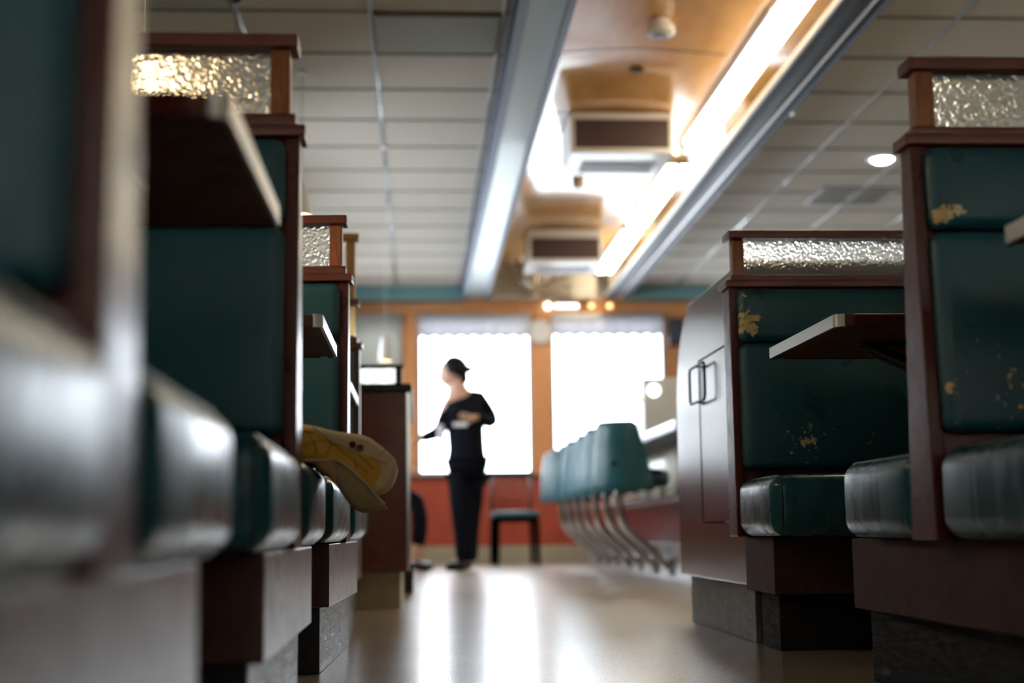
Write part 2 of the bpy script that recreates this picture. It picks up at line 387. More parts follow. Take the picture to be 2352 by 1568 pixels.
# left beam
bm = bmesh.new(); extrude(bm, [(.47, 3.0), (.47, 2.67), (.48, 2.66), (.69, 2.66), (.70, 2.67), (.70, 3.0)], 'y', YB, 14.32); struct(fin('trim_5', bm, 'beam_teal', bevel=.004))
bm = bmesh.new()
extrude(bm, [(.455, 2.80), (.455, 2.655), (.50, 2.650), (.505, 2.662), (.468, 2.67), (.468, 2.80)], 'y', YB, 14.32)
extrude(bm, [(.672, 2.662), (.676, 2.650), (.712, 2.655), (.712, 2.78), (.700, 2.78), (.700, 2.67)], 'y', YB, 14.32)
struct(fin('trim_6', bm, 'trim_blue'))
# right beam: dark rounded underside, light ridge, mirrored inner side
bm = bmesh.new(); prof = [(1.912, 3.0), (1.912, 2.69)]
for k in range(9):
    a = PI * k / 8; prof.append((1.985 - .066 * math.cos(a), 2.672 - .022 * math.sin(a)))
prof += [(2.12, 2.67), (2.12, 3.0)]
extrude(bm, prof, 'y', YB, 14.32); struct(fin('trim_7', bm, 'beam_navy', smooth=False, bevel=.002))
bm = bmesh.new(); pr = [(2.055 + .010 * math.cos(PI + PI * k / 8), 2.672 + .016 * math.sin(PI + PI * k / 8)) for k in range(9)]; extrude(bm, pr, 'y', YB, 14.32)
extrude(bm, [(1.896, 2.70), (1.896, 2.664), (1.908, 2.660), (1.914, 2.668), (1.911, 2.70)], 'y', YB, 14.32)
struct(fin('trim_8', bm, 'chrome_brushed'))
bm = bmesh.new(); extrude(bm, [(2.105, 2.672), (2.112, 2.655), (2.128, 2.66), (2.128, 2.80), (2.12, 2.80)], 'y', YB, 14.32); struct(fin('trim_12', bm, 'trim_blue'))
struct(B('trim_9', (1.900, YB, 2.70), (1.911, 14.32, 2.985), 'mirror_strip'))
# teal soffit before the far wall
bm = bmesh.new(); box(bm, (XL, 14.3, 2.68), (.455, 14.6, 3.0)); box(bm, (2.13, 14.3, 2.68), (XR, 14.6, 3.0)); struct(fin('trim_10', bm, 'teal_band', bevel=.01))
# far wall with window openings
WINS = [(-1.60, -.80, .89), (-.70, -.16, 1.0), (-.01, 1.175, .89), (1.375, 2.57, .89), (2.85, 4.2, .89)]; ZT = 2.54
bm = bmesh.new(); box(bm, (XL, 14.6, 0), (XR, 14.74, .88)); struct(fin('wall_far', bm, 'lower_wall'))
bm = bmesh.new(); xs = [XL] + [q for w in WINS for q in w[:2]] + [XR]
for k in range(0, len(xs), 2): box(bm, (xs[k], 14.58, .88), (xs[k + 1], 14.74, ZT))
box(bm, (XL, 14.57, ZT), (XR, 14.74, 2.67)); box(bm, (.455, 14.57, 2.66), (2.13, 14.74, 2.70))
o = fin('wall_far.001', bm, 'orange_trim', bevel=.004); struct(o)
struct(B('wall_far.002', (XL, 14.62, 2.67), (XR, 14.74, 3.2), 'wall_cream'))
struct(B('baseboard_far', (XL, 14.575, 0), (XR, 14.6, .17), 'base_beige', bevel=.004))
struct(B('baseboard_far.001', (XL, 14.55, .865), (XR, 14.6, .885), 'dark_top', bevel=.003))
for k, (xa, xb, zb) in enumerate(WINS):
    bm = bmesh.new(); f = .035
    for a, b in (((xa, zb), (xa + f, ZT)), ((xb - f, zb), (xb, ZT)), ((xa + f, zb), (xb - f, zb + f)), ((xa + f, ZT - f), (xb - f, ZT))):
        box(bm, (a[0], 14.60, a[1]), (b[0], 14.70, b[1]))
    w = struct(fin('window_%d' % (k + 1), bm, 'aluminium', bevel=.004))
    B('pane', (xa + f, 14.66, zb + f), (xb - f, 14.666, ZT - f), 'clear_pane', w)
# side walls, wall behind the camera
ys = [(-1.78, -.62), (-.28, .88), (1.12, 2.28), (2.52, 3.68), (3.92, 5.08), (8.1, 9.7), (10.1, 11.7), (12.1, 13.7)]
bm = bmesh.new(); box(bm, (XL - .14, YB, 0), (XL, YF, .95)); box(bm, (XL - .14, YB, 2.25), (XL, YF, 3.2)); e = [YB] + [q for w in ys for q in w] + [YF]
for k in range(0, len(e), 2): box(bm, (XL - .14, e[k], .95), (XL, e[k + 1], 2.25))
struct(fin('wall_left', bm, 'wall_cream'))
for k, (a, b) in enumerate(ys):
    bm = bmesh.new()
    for p, q in (((a, .95), (a + .03, 2.25)), ((b - .03, .95), (b, 2.25)), ((a + .03, .95), (b - .03, .98)), ((a + .03, 2.22), (b - .03, 2.25))): box(bm, (XL - .10, p[0], p[1]), (XL - .01, q[0], q[1]))
    w = struct(fin('window_%d' % (k + 6), bm, 'aluminium')); B('pane', (XL - .06, a + .03, .98), (XL - .055, b - .03, 2.22), 'clear_pane', w)
    if b < 6: B('blind', (XL - .035, a + .03, 1.0), (XL - .032, b - .03, 2.22), 'side_dim_blind', w)  # unseen blind added to cut daylight
ry = [(-1.95, -.05), (.65, 2.55), (3.25, 5.15), (5.85, 7.75)]  # right windows added out of view to give side fill
bm = bmesh.new(); box(bm, (XR, YB, 0), (XR + .14, YF, .95)); box(bm, (XR, YB, 2.25), (XR + .14, YF, 3.2)); e = [YB] + [q for w in ry for q in w] + [YF]
for k in range(0, len(e), 2): box(bm, (XR, e[k], .95), (XR + .14, e[k + 1], 2.25))
struct(fin('wall_right', bm, 'wall_cream'))
for k, (a, b) in enumerate(ry):
    bm = bmesh.new()
    for p, q in (((a, .95), (a + .03, 2.25)), ((b - .03, .95), (b, 2.25)), ((a + .03, .95), (b - .03, .98)), ((a + .03, 2.22), (b - .03, 2.25))): box(bm, (XR + .01, p[0], p[1]), (XR + .10, q[0], q[1]))
    w = struct(fin('window_%d' % (k + 14), bm, 'aluminium')); B('pane', (XR + .055, a + .03, .98), (XR + .06, b - .03, 2.22), 'clear_pane', w)  # added right window, out of view, for side fill
    B('blind', (XR + .032, a + .03, 1.0), (XR + .035, b - .03, 2.22), 'side_dim_blind', w)  # unseen blind added to cut daylight
bm = bmesh.new(); nx = [(-1.3, .9), (1.2, 4.3)]  # near windows added behind the camera to light surfaces facing it
box(bm, (XL, YB - .14, 0), (XR, YB, .9)); box(bm, (XL, YB - .14, 2.3), (XR, YB, 3.2)); e = [XL] + [q for w in nx for q in w] + [XR]
for k in range(0, len(e), 2): box(bm, (e[k], YB - .14, .9), (e[k + 1], YB, 2.3))
struct(fin('wall_near', bm, 'wall_cream'))
for k, (a, b) in enumerate(nx):
    bm = bmesh.new()
    for p, q in (((a, .9), (a + .03, 2.3)), ((b - .03, .9), (b, 2.3)), ((a + .03, .9), (b - .03, .93)), ((a + .03, 2.27), (b - .03, 2.3))): box(bm, (p[0], YB - .10, p[1]), (q[0], YB - .01, q[1]))
    w = struct(fin('window_%d' % (k + 18), bm, 'aluminium')); B('pane', (a + .03, YB - .06, .93), (b - .03, YB - .055, 2.27), 'clear_pane', w)  # added near window for fill from behind the camera
    B('blind', (a + .03, YB - .035, .94), (b - .03, YB - .032, 2.27), 'near_fill_blind', w)  # added blind tuning the near fill
struct(B('wall_right.001', (2.26, -1.6, 0), (2.34, 4.02, 1.0), 'cherry_panel', bevel=.005))

# window dressings on the far wall
for k, (xa, xb, z0, m_, nm, lb) in enumerate(((-.0, 1.165, 2.30, 'valance', 'valance', 'short pale sheer valance across the top of the window behind the standing person'),
                                  (1.385, 2.56, 2.31, 'valance', 'valance', 'short pale sheer valance across the top of the window above the stools'),
                                  (-1.58, -.81, .93, 'sheer', 'dimming_curtain', 'added sheer curtain dimming the hidden far window farthest to the left, behind the booths'),
                                  (-.69, -.17, 2.0, 'roller_blind', 'roller_blind', 'grey roller blind half drawn on the narrow window above the tall service cabinet'))):
    bm = bmesh.new(); n = 60; top = []; bot = []
    for q in range(n + 1):
        x = xa + (xb - xa) * q / n; y = 14.545 + (.008 * math.sin(q * 1.9) if k < 2 else 0); z = z0 + (.012 * math.sin(q * .9) if k < 2 else 0)
        top.append(bm.verts.new((x, y, 2.53))); bot.append(bm.verts.new((x, y, z)))
    for q in range(n): bm.faces.new((top[q], top[q + 1], bot[q + 1], bot[q]))
    o = fin('%s' % nm, bm, m_, smooth=True); sm = o.modifiers.new('s', 'SOLIDIFY'); sm.thickness = .003
    e = tag(o, lb, ('valance', 'valance', 'curtain', 'blind')[k])
    B('rail', (xa, 14.535, 2.515), (xb, 14.565, 2.545), 'aluminium', o)

# outdoors
g = B('ground', (-30, 14.9, -.25), (40, 70, -.15), 'asphalt'); struct(g)
def bush(name, x, y, z, r, label):
    bm = bmesh.new(); bmesh.ops.create_icosphere(bm, subdivisions=4, radius=r)
    from mathutils import noise
    for v in bm.verts:
        d = v.co.normalized(); v.co += d * r * (.35 * noise.noise(d * 3.1 + Vector((x, y, 0))) + .18 * noise.noise(d * 11))
        v.co.z *= .8
    o = fin(name, bm, 'foliage'); o.location = (x, y, z); tag(o, label, 'bush', 'bushes beyond the far windows')
bush('bush', 2.5, 32, .45, .8, 'small pale bush seen outside past the left edge of the teal stools')
bush('bush', 4.3, 34, .3, .7, 'low bush outside the window, behind the stool backs')

# ------------------------------------------------------------------ booths
def sheet_glass(name, a, b, parent): return B(name, a, b, 'textured_glass', parent, bevel=.001, seg=1)
def booth(cx, cy, side, L, label, near=True, far=True, wood_y=(-.43, .43), kick_y=(-.40, .42), seat_y=(.575, .54), wood_u=.01, kick_u=.035, seat_u=-.01,
          top_w=.055, bot_w=.135, rz=0, pads='vinyl_pad', screen=True, tall=False, base_m='base_laminate', kick_m='kick_dark', pad_u=.022, group=None, zs=(1.043, 1.158, .024)):
    s = -1 if side == 'L' else 1
    r = empty('booth_bench', (cx, cy, 0), label, 'booth bench', group, rz)
    def BX(name, u0, u1, v0, v1, z0, z1, m, par=r, bevel=.003): return B(name, (s * u0, v0, z0), (s * u1, v1, z1), m, par, bevel)
    BX('kick_board', kick_u, L, kick_y[0], kick_y[1], 0, .158, kick_m)
    BX('base_panel', wood_u, L, wood_y[0], wood_y[1], .155, .303, base_m)
    # back partition: tapering end panel
    z0, z1 = .303, 1.0
    bm = bmesh.new(); extrude(bm, [(-bot_w / 2, z0), (bot_w / 2, z0), (top_w / 2, z1), (-top_w / 2, z1)], 'x', 0 * s, .024 * s); fin('end_panel', bm, 'cherry_panel', r, bevel=.003)
    k = .008; bm = bmesh.new(); extrude(bm, [(-bot_w / 2 + k, z0), (bot_w / 2 - k, z0), (top_w / 2 - k, z1), (-top_w / 2 + k, z1)], 'x', .024 * s, L * s); fin('back_core', bm, 'cherry_panel', r)
    for sg, on in ((-1, near), (1, far)):
        if not on: continue
        # seat cushion
        bm = bmesh.new(); f = seat_y[0] if sg < 0 else seat_y[1]
        pillow(bm, (s * seat_u, sg * (bot_w / 2 + .004), .306), (s * L, sg * f, .458), .034, (.006, .006, .012), 6)
        c = fin('seat_cushion', bm, 'vinyl_seat', r, smooth=True)
        for q in (.008,):
            y0, y1 = sg * (bot_w / 2 + .02), sg * (f - .004); yy = sorted((y0, y1)); pth = []
            uu = seat_u + .022
            rad = .034
            cor = [(yy[0] + rad, .310 + rad, PI, 1.5 * PI), (yy[1] - rad, .310 + rad, 1.5 * PI, 2 * PI), (yy[1] - rad, .455 - rad, 0, .5 * PI), (yy[0] + rad, .455 - rad, .5 * PI, PI)]
            for (yc, zc, a0, a1) in cor:
                for i in range(6):
                    a = a0 + (a1 - a0) * i / 5; pth.append((s * uu, yc + (rad + .001) * math.cos(a), zc + (rad + .001) * math.sin(a)))
            bm = bmesh.new(); tube(bm, pth, .003, 6, closed=True); fin('piping', bm, 'piping', c, smooth=True)
        # two back pads following the slope
        for (pa, pb) in ((.485, .838), (.842, .992)):
            def off(z): return (bot_w / 2 + (top_w - bot_w) / 2 * (z - z0) / (z1 - z0))
            bm = bmesh.new(); pillow(bm, (s * pad_u, 0, pa), (s * L, .05, pb), .022, (.0, .014, .0), 8)
            for v in bm.verts:
                yv = v.co.y - .015; v.co.y = sg * (off(v.co.z) - .004 + max(yv, -.02))
            fin('back_pad', bm, pads, r, smooth=True)
    # cap rails and screen
    w = max(top_w, .05)
    BX('cap_rail', -.010, L, -w / 2 - .012, w / 2 + .012, .999, 1.020, 'cherry_trim')
    if screen:
        BX('cap_rail', .008, L, -w / 2 + .002, w / 2 - .002, 1.020, zs[0], 'cherry_trim')
        tiers = [(zs[0], zs[1])] + ([(1.182, 1.405)] if tall else [])
        for ti, (za, zb) in enumerate(tiers):
            BX('screen_post', .018, .052, -.020, .020, za, zb, ('brass' if tall and ti == 0 else 'golden_post') if tall else 'oak_post')
            BX('screen_post', L - .06, L - .02, -.020, .020, za, zb, 'oak_post')
            g = BX('glass_panel', .050, L - .06, -.003, .003, za, zb, 'textured_glass', bevel=0)
            BX('top_rail', .004, L, -w / 2 - .006, w / 2 + .006, zb, zb + zs[2], 'golden_post' if (tall and ti) else 'cherry_trim')
    return r
GL = 'booth benches left of the aisle'; GR = 'booth benches right of the aisle'
booth(-.205, .995, 'L', 1.42, 'nearest booth bench at the left edge, blurred, with pale sheen on its seat', group=GL, screen=True)
booth(-.200, 2.41, 'L', 1.42, 'dark wood booth bench with tan coat laid on its far seat', group=GL)
booth(-.186, 3.83, 'L', 1.42, 'left booth bench behind the coat, in focus, with swirled plinth front', group=GL, rz=math.radians(-1.9))
booth(-.214, 5.24, 'L', 1.42, 'farthest left booth bench, with a brass post under a taller golden post', group=GL, tall=True)
# worn pads on the right benches: patches given in each bench's own frame
def loc_spots(l, cx, cy): return [(x - cx, y - cy, z, r) for x, y, z, r in l]
spA = loc_spots([(.913, 2.37, .86, 0.023), (.945, 2.37, .872, 0.014), (.905, 2.35, .56, 0.021), (.905, 2.34, .50, 0.023), (.918, 2.34, .50, 0.019), (.95, 2.34, .50, 0.014), (1.036, 2.33, .51, 0.021), (1.052, 2.34, .57, 0.021)], .875, 2.44)
spB = loc_spots([(.905, 3.86, .895, 0.048), (.893, 3.86, .845, 0.029), (.895, 3.88, .99, 0.029), (.915, 3.85, .795, 0.022), (1.071, 3.84, .562, 0.032), (1.118, 3.84, .596, 0.022), (1.164, 3.84, .593, 0.022), (1.247, 3.84, .566, 0.029), (1.291, 3.84, .601, 0.018), (.895, 3.83, .505, 0.029), (.927, 3.83, .510, 0.016), (1.199, 3.84, .657, 0.013)], .875, 3.95)
vinyl('vinyl_worn_near', spA, (.15, -.10, .55, .12), .12, .33, (3, 3, 3)); vinyl('vinyl_worn_far', spB, (.20, -.11, .58, .13), .12, .33, (3, 3, 3))
booth(.875, 2.44, 'R', 1.38, 'nearest right booth bench with worn teal back pad and gabled wood end', group=GR, wood_y=(-.58, .60), kick_y=(-.56, .60), seat_y=(.60, .49), wood_u=.055, kick_u=.09, seat_u=.004, top_w=.05, bot_w=.125, pads='vinyl_worn_near', zs=(1.036, 1.139, .023), base_m='base_laminate_dim', kick_m='kick_dull')
booth(.875, 3.95, 'R', 1.38, 'right booth bench with peeling teal back pad, backing onto the maroon cabinet', far=False, group=GR, wood_y=(-.265, .06), kick_y=(-.135, .06), seat_y=(.45, .4), wood_u=.045, kick_u=.088, seat_u=.004, top_w=.08, bot_w=.10, pads='vinyl_worn_far', zs=(1.036, 1.141, .023), base_m='base_laminate_dim', kick_m='kick_dull')
# ------------------------------------------------------------------ tables
def table(cy, side, label, x0, half=.30, zt=.755, group='booth tables'):
    s = -1 if side == 'L' else 1
    r = empty('booth_table', (x0, cy, 0), label, 'table', group)
    L = 1.36 if side == 'L' else 1.30
    rc = .020
    def outline(inset):
        h = half - inset; p = []
        for (yc, a0, a1) in ((-h + rc, PI, 1.5 * PI), (h - rc, .5 * PI, PI)):
            pass
        q = rc - inset * .4
        pts = []
        for i in range(7):
            a = .5 * PI * i / 6; pts.append((inset + q - q * math.cos(a), -(h - q) - q * math.sin(a)))
        pts = [(u, v) for u, v in pts]
        out = [(L, -h)] + list(reversed(pts)) + [(u, -v) for u, v in pts] + [(L, h)]
        return [(s * u, v) for u, v in out]
    bm = bmesh.new(); extrude(bm, outline(.004), 'z', zt + .002, zt + .024); fin('tabletop', bm, 'table_underside', r)
    bm = bmesh.new(); o_ = outline(0); i_ = outline(.006)
    bm2 = bmesh.new()
    for sg in (-1, 1): box(bm2, (s * .04, sg * (half - .005), zt - .001), (s * L, sg * half, zt + .026))
    fin('edge_reflection', bm2, 'cherry_panel', r, bevel=.003)  # dark wood colour stands in for the metal edge's dark reflection
    o_ = o_[1:-1]; i_ = i_[1:-1]
    ring = []
    for (p, q) in zip(o_, i_): ring.append([bm.verts.new((p[0], p[1], zt - .001)), bm.verts.new((p[0], p[1], zt + .026)), bm.verts.new((q[0], q[1], zt + .027)), bm.verts.new((q[0], q[1], zt - .002))])
    for a, b in zip(ring, ring[1:]):
        for k in range(4): bm.faces.new((a[k], a[(k + 1) % 4], b[(k + 1) % 4], b[k]))
    bm.faces.new(ring[0]); bm.faces.new(ring[-1]); fin('edge_band', bm, 'edge_band', r)
    B('bracket_plate', (s * .14, -.035, zt - .006), (s * .30, .035, zt + .002), 'black_metal', r, .002)
    bm = bmesh.new(); tube(bm, [(s * .17, 0, zt - .01), (s * L, 0, zt - .01 - .46 * (L - .17))], .018, 8); fin('brace', bm, 'black_metal', r, smooth=True)
    return r
table(1.705, 'L', 'booth table nearest on the left, its dark underside beside the front bench', -.192, .275)
table(3.22, 'L', 'booth table over the coat, left of the aisle', -.198, .27)
table(4.57, 'L', 'small looking booth table farthest along the left row', -.203, .285)
table(3.27, 'R', 'booth table before the peeling right bench, silver edge catching light', .895)
table(1.80, 'R', 'booth table at the right edge, only its metal corner in view', .898)

# ------------------------------------------------------------------ maroon cabinet with rounded shoulder (right)
m = mat('cabinet_maroon', (.085, .022, .028), .22, spec=.5, coat=.3, coatr=.1); t = NT(m); f = t.noise(t.coord('Object', (3, 3, .8)), 4, 5, .6); t.link(t.ramp(f, [(.3, (.065, .016, .022)), (.7, (.10, .028, .034))]), t.b.inputs['Base Color']); t.bump(f, .06, .004)
cb = empty('side_cabinet', (.93, 4.6, 0), 'tall maroon cabinet with rounded shoulder and wire handle behind the right bench', 'cabinet')
prof = [(-.58, .165), (.475, .165)]; prof += [(.475, .70)]
for k in range(13):
    a = .5 * PI * k / 12; prof.append((.475 - .34 * (1 - math.cos(a)), .72 + .372 * math.sin(a)))
prof += [(-.58, 1.092)]
bm = bmesh.new(); extrude(bm, prof, 'x', 0, 1.3); fin('body', bm, 'cabinet_maroon', cb, bevel=.006)
B('kick_board', (.035, -.50, 0), (1.3, .47, .166), 'kick_grey', cb, .003)
def strip(bm, pts, w, x0, x1):
    pass
d = B('door', (-.004, -.56, .345), (.002, .025, .872), 'cabinet_maroon', cb, .0015)
bm = bmesh.new(); box(bm, (-.0055, .025, .345), (.001, .029, .874)); box(bm, (-.0055, -.56, .872), (.001, .029, .876)); box(bm, (-.0055, -.30, .343), (.001, .0, .347)); fin('door_gap', bm, 'gap_black', d)
pth = []; y0, y1, z0, z1 = -.155, .095, .735, .853; q = .022
for (yc, zc, a0) in ((y1 - q, z1 - q, 0), (y0 + q, z1 - q, .5 * PI), (y0 + q, z0 + q, PI), (y1 - q, z0 + q, 1.5 * PI)):
    for i in range(6): a = a0 + .5 * PI * i / 5; pth.append((-.022, yc + q * math.cos(a), zc + q * math.sin(a)))
bm = bmesh.new(); tube(bm, pth, .0045, 8, closed=True); tube(bm, [(-.022, 0, z1), (0, 0, z1)], .004, 6); tube(bm, [(-.022, 0, z0), (0, 0, z0)], .004, 6)
h = fin('handle', bm, 'black_metal', d, smooth=True); h['label'] = 'black wire loop handle'

# ------------------------------------------------------------------ service cabinet (left, beyond the booths)
sc = empty('service_cabinet', (-.06, 7.1, 0), 'tall dark red service cabinet with brass corner strip, beyond the left booths', 'cabinet')
B('body', (-1.2, -.9, .157), (.012, .9, .935), 'cherry_trim', sc, .004)
B('kick_board', (-1.18, -.87, 0), (-.02, .86, .158), 'kick_beige', sc, .003)
bm = bmesh.new(); pillow(bm, (-1.22, -.93, .932), (.034, .93, .968), .014, (0, 0, 0), 4); fin('worktop', bm, 'dark_top', sc, smooth=True)
B('corner_strip', (.006, -.905, .16), (.017, -.885, .93), 'chrome', sc, .002)
B('corner_strip', (.012, -.86, .16), (.024, -.84, .93), 'chrome', sc, .002)
B('screen_post', (-.04, -.86, .968), (-.012, -.84, 1.045), 'dark_top', sc, .002); B('screen_rail', (-1.2, -.875, 1.042), (-.004, -.825, 1.056), 'dark_top', sc, .002)
B('glass_panel', (-1.18, -.853, .968), (-.04, -.847, 1.042), 'textured_glass', sc)
B('foot_block', (-.02, .62, 0), (.03, .9, .16), 'black_metal', sc, .004)

# ------------------------------------------------------------------ counter
ct = empty('lunch_counter', (1.5, 11.1, 0), 'long lunch counter with metal edge, behind the row of teal stools', 'counter')
B('worktop', (0, -2.9, .90), (.7, 2.6, .945), 'counter_under', ct, .004); B('edge_band', (-.012, -2.9, .892), (.0, 2.6, .952), 'stainless', ct, .003)
B('upper_front', (.26, -2.88, .52), (.66, 2.55, .90), 'counter_cream', ct, .003); B('ledge', (.10, -2.88, .50), (.28, 2.55, .53), 'stainless', ct, .008, 3)
B('lower_front', (.28, -2.88, .235), (.66, 2.55, .50), 'counter_maroon', ct, .003); B('step', (.09, -2.88, .0), (.66, 2.55, .235), 'stainless', ct, .01, 3)
ap = empty('metal_box', (1.66, 9.75, .946), 'pale grey metal box with round white disc standing on the counter', 'appliance')
B('case', (-.13, -.16, 0), (.20, .16, .40), 'white_plastic', ap, .012, 3); bm = bmesh.new(); lathe(bm, [(.0, -.170), (.036, -.170), (.040, -.165), (.040, -.158)], (-.055, 0, .315), 24, 'y'); fin('disc', bm, 'round_lamp', ap)
B('side_knob', (-.15, -.02, .25), (-.129, .02, .28), 'white_plastic', ap, .004)

# stools
def make_stool():
    r = empty('counter_stool', (0, 0, 0), '', 'stool', 'teal counter stools in a row')
    bm = bmesh.new(); lathe(bm, [(.0, .585), (.19, .585), (.222, .60), (.232, .64), (.224, .68), (.18, .70), (.09, .708), (.0, .710)], (.045, .02, 0), 36); fin('seat', bm, 'piping', r, smooth=True)
    # curved back, wider at the bottom, its middle facing back towards the entrance
    mid = math.radians(-121); n = 22; hw = math.radians(74); rings = []
    bm = bmesh.new()
    for k in range(n + 1):
        u = 2 * k / n - 1; ring = []
        prf = [(.0, .56), (.0, .58), (-.006, .72), (-.022, .86), (-.04, .985), (-.05, 1.0), (-.068, 1.0), (-.078, .985), (-.065, .86), (-.05, .72), (-.045, .58), (-.04, .56)]
        ef = 1 - abs(u) ** 6 * .35
        for (dr, z) in prf:
            zz = (z - .56) / .44; a = mid + hw * u * (1.0 - .40 * zz); rad = .245 + dr
            w = -.0225; rad = .245 + w + (dr - w) * ef
            ring.append(bm.verts.new((rad * math.cos(a), rad * math.sin(a), .56 + (z - .56) * (1 if abs(u) < .9 else .97))))
        rings.append(ring)
    for a, b in zip(rings, rings[1:]):
        for k in range(len(a)): bm.faces.new((a[k], a[(k + 1) % len(a)], b[(k + 1) % len(a)], b[k]))
    bm.faces.new(rings[0]); bm.faces.new(list(reversed(rings[-1]))); bk = fin('backrest', bm, 'vinyl_stool', r, smooth=True)
    sd = bk.modifiers.new('s', 'SUBSURF'); sd.levels = 1; sd.render_levels = 1
    bm = bmesh.new(); bmesh.ops.create_uvsphere(bm, u_segments=14, v_segments=8, radius=.022)
    for v in bm.verts: v.co += Vector((.240 * math.cos(mid), .240 * math.sin(mid), .735))
    fin('button', bm, 'vinyl_stool', bk, smooth=True)
    pts = []
    for k in range(15):
        u = k / 14
        p0, p1, p2, p3 = Vector((-.05, 0, .60)), Vector((-.06, 0, .30)), Vector((-.02, 0, .34)), Vector((.27, 0, .085))
        pts.append(p0 * (1 - u) ** 3 + 3 * p1 * u * (1 - u) ** 2 + 3 * p2 * u * u * (1 - u) + p3 * u ** 3)
    bm = bmesh.new(); tube(bm, pts, .029, 12); fin('support_arm', bm, 'stool_post', r, smooth=True)
    B('mounting_plate', (.25, -.05, .03), (.268, .05, .14), 'stool_post', r, .003)
    return r
st = make_stool()
def dup(root, loc, label, rz=0):
    r = root.copy(); C.objects.link(r); r.location = loc; r.rotation_euler = (0, 0, rz); r['label'] = label
    for ch in list(root.children):
        c = ch.copy(); C.objects.link(c); c.parent = r
        for g in ch.children: d_ = g.copy(); C.objects.link(d_); d_.parent = c
    return r
names = ['teal counter stool nearest to the camera, its buttoned back fully in view', 'teal counter stool just behind the nearest one', 'third teal counter stool counting away from the maroon cabinet', 'middle stool of the seven teal counter stools',
         'teal counter stool third from the far window wall', 'last but one teal counter stool towards the window wall', 'farthest teal counter stool, closest to the window wall']
for k, y in enumerate((9.0, 9.6, 10.22, 10.85, 11.45, 12.05, 12.65)):
    if k == 0: st.location = (1.318, y, 0); st['label'] = names[0]
    else: dup(st, (1.318, y, 0), names[k], math.radians((-3, 4, -5, 2, -4, -8)[k - 1]))

# far chair
ch = empty('dining_chair', (.92, 13.75, 0), 'dark dining chair with teal seat standing alone below the far window', 'chair', rz=math.radians(4))
bm = bmesh.new(); pillow(bm, (-.225, -.215, .452), (.225, .215, .50), .022, (0, 0, .012), 5); fin('seat', bm, 'vinyl_stool', ch, smooth=True)
B('seat_frame', (-.205, -.195, .40), (.205, .195, .452), 'gap_black', ch, .004)
for x in (-.19, .19):
    for y in (-.18, .18):
        bm = bmesh.new(); tube(bm, [(x * 1.04, y * 1.06, 0), (x, y, .41)], [.022, .026], 8); fin('leg', bm, 'gap_black', ch, smooth=True)
for x in (-.19, .19):
    bm = bmesh.new(); tube(bm, [(x, .20, .40), (x, .24, .88)], .016, 8); fin('back_post', bm, 'black_metal', ch, smooth=True)
B('top_rail', (-.22, .225, .85), (.22, .255, .895), 'black_metal', ch, .008)
for k in range(6): bm = bmesh.new(); x = -.13 + .052 * k; tube(bm, [(x, .21, .45), (x, .237, .86)], .009, 6); fin('back_slat', bm, 'cherry_trim', ch, smooth=True)

# ------------------------------------------------------------------ ceiling things
def slats(par, x0, x1, y0, y1, z, n, along='y', m='slat_grey'):
    bm = bmesh.new()
    for k in range(n):
        if along == 'y': x = x0 + (x1 - x0) * (k + .5) / n; extrude(bm, [(x - .008, z), (x + .002, z + .010), (x + .006, z + .010), (x - .004, z)], 'y', y0, y1)
        else: y = y0 + (y1 - y0) * (k + .5) / n; box(bm, (x0, y - .004, z), (x1, y + .004, z + .01))
    return fin('slats', bm, m, par)
for (y, zb, nm) in ((8.9, 2.737, 'air unit hanging from the veneer ceiling, the nearer of two, with dark intake'), (12.5, 2.70, 'air unit farther along the veneer ceiling, near the far wall')):
    dz = 0 if y < 10 else .0
    u = empty('air_unit', (1.325, y, zb), nm, 'air conditioner', 'air units on the veneer ceiling')
    ht = 3.012 - zb
    B('casing', (-.335, .012, 0), (.335, .60, ht), 'unit_body', u, .008)
    bm = bmesh.new(); w = .335; a = .034; bx = .307
    box(bm, (-w, -.004, 0), (w, .014, a)); box(bm, (-w, -.004, a + .19), (w, .014, ht - .005)); box(bm, (-w, -.004, a), (-bx, .014, a + .19)); box(bm, (bx, -.004, a), (w, .014, a + .19)); fin('front_frame', bm, 'unit_body', u, bevel=.003)
    B('intake', (-bx, -.001, a), (bx, .013, a + .19), 'unit_intake', u)
    v_ = B('outlet', (-.24, .22, -.006), (.26, .50, .001), 'slat_grey', u); slats(v_, -.23, .25, .23, .49, -.014, 18)
sd = empty('smoke_detector', (1.30, 7.25, 3.025), 'round white smoke detector on the glossy orange ceiling', 'smoke detector')
bm = bmesh.new(); lathe(bm, [(.0, .0), (.052, .0), (.055, -.03), (.075, -.036), (.078, -.075), (.066, -.088), (.0, -.09)], (0, 0, 0), 32); fin('body', bm, 'white_plastic', sd, smooth=False, bevel=.004)
bm = bmesh.new(); lathe(bm, [(.0, -.088), (.045, -.088), (.040, -.098), (.0, -.10)], (0, 0, 0), 28); fin('sensor_cap', bm, 'slat_grey', sd, smooth=False)
bm = bmesh.new(); lathe(bm, [(.0, 3.032), (.042, 3.032), (.045, 3.020), (.036, 3.018), (.0, 3.024)], (1.30, 8.08, 0), 28); tag(fin('ceiling_speaker_hole', bm, 'black_metal'), 'small round black fitting in the glossy orange ceiling', 'ceiling fitting')
dt = empty('ceiling_sensor', (1.25, 10.75, 3.026), 'small boxy sensor on the veneer ceiling between the two air units', 'sensor')
bm = bmesh.new(); lathe(bm, [(.0, .0), (.05, .0), (.05, -.06), (.035, -.07), (.0, -.07)], (0, 0, 0), 20); fin('body', bm, 'clock_face', dt, bevel=.003)
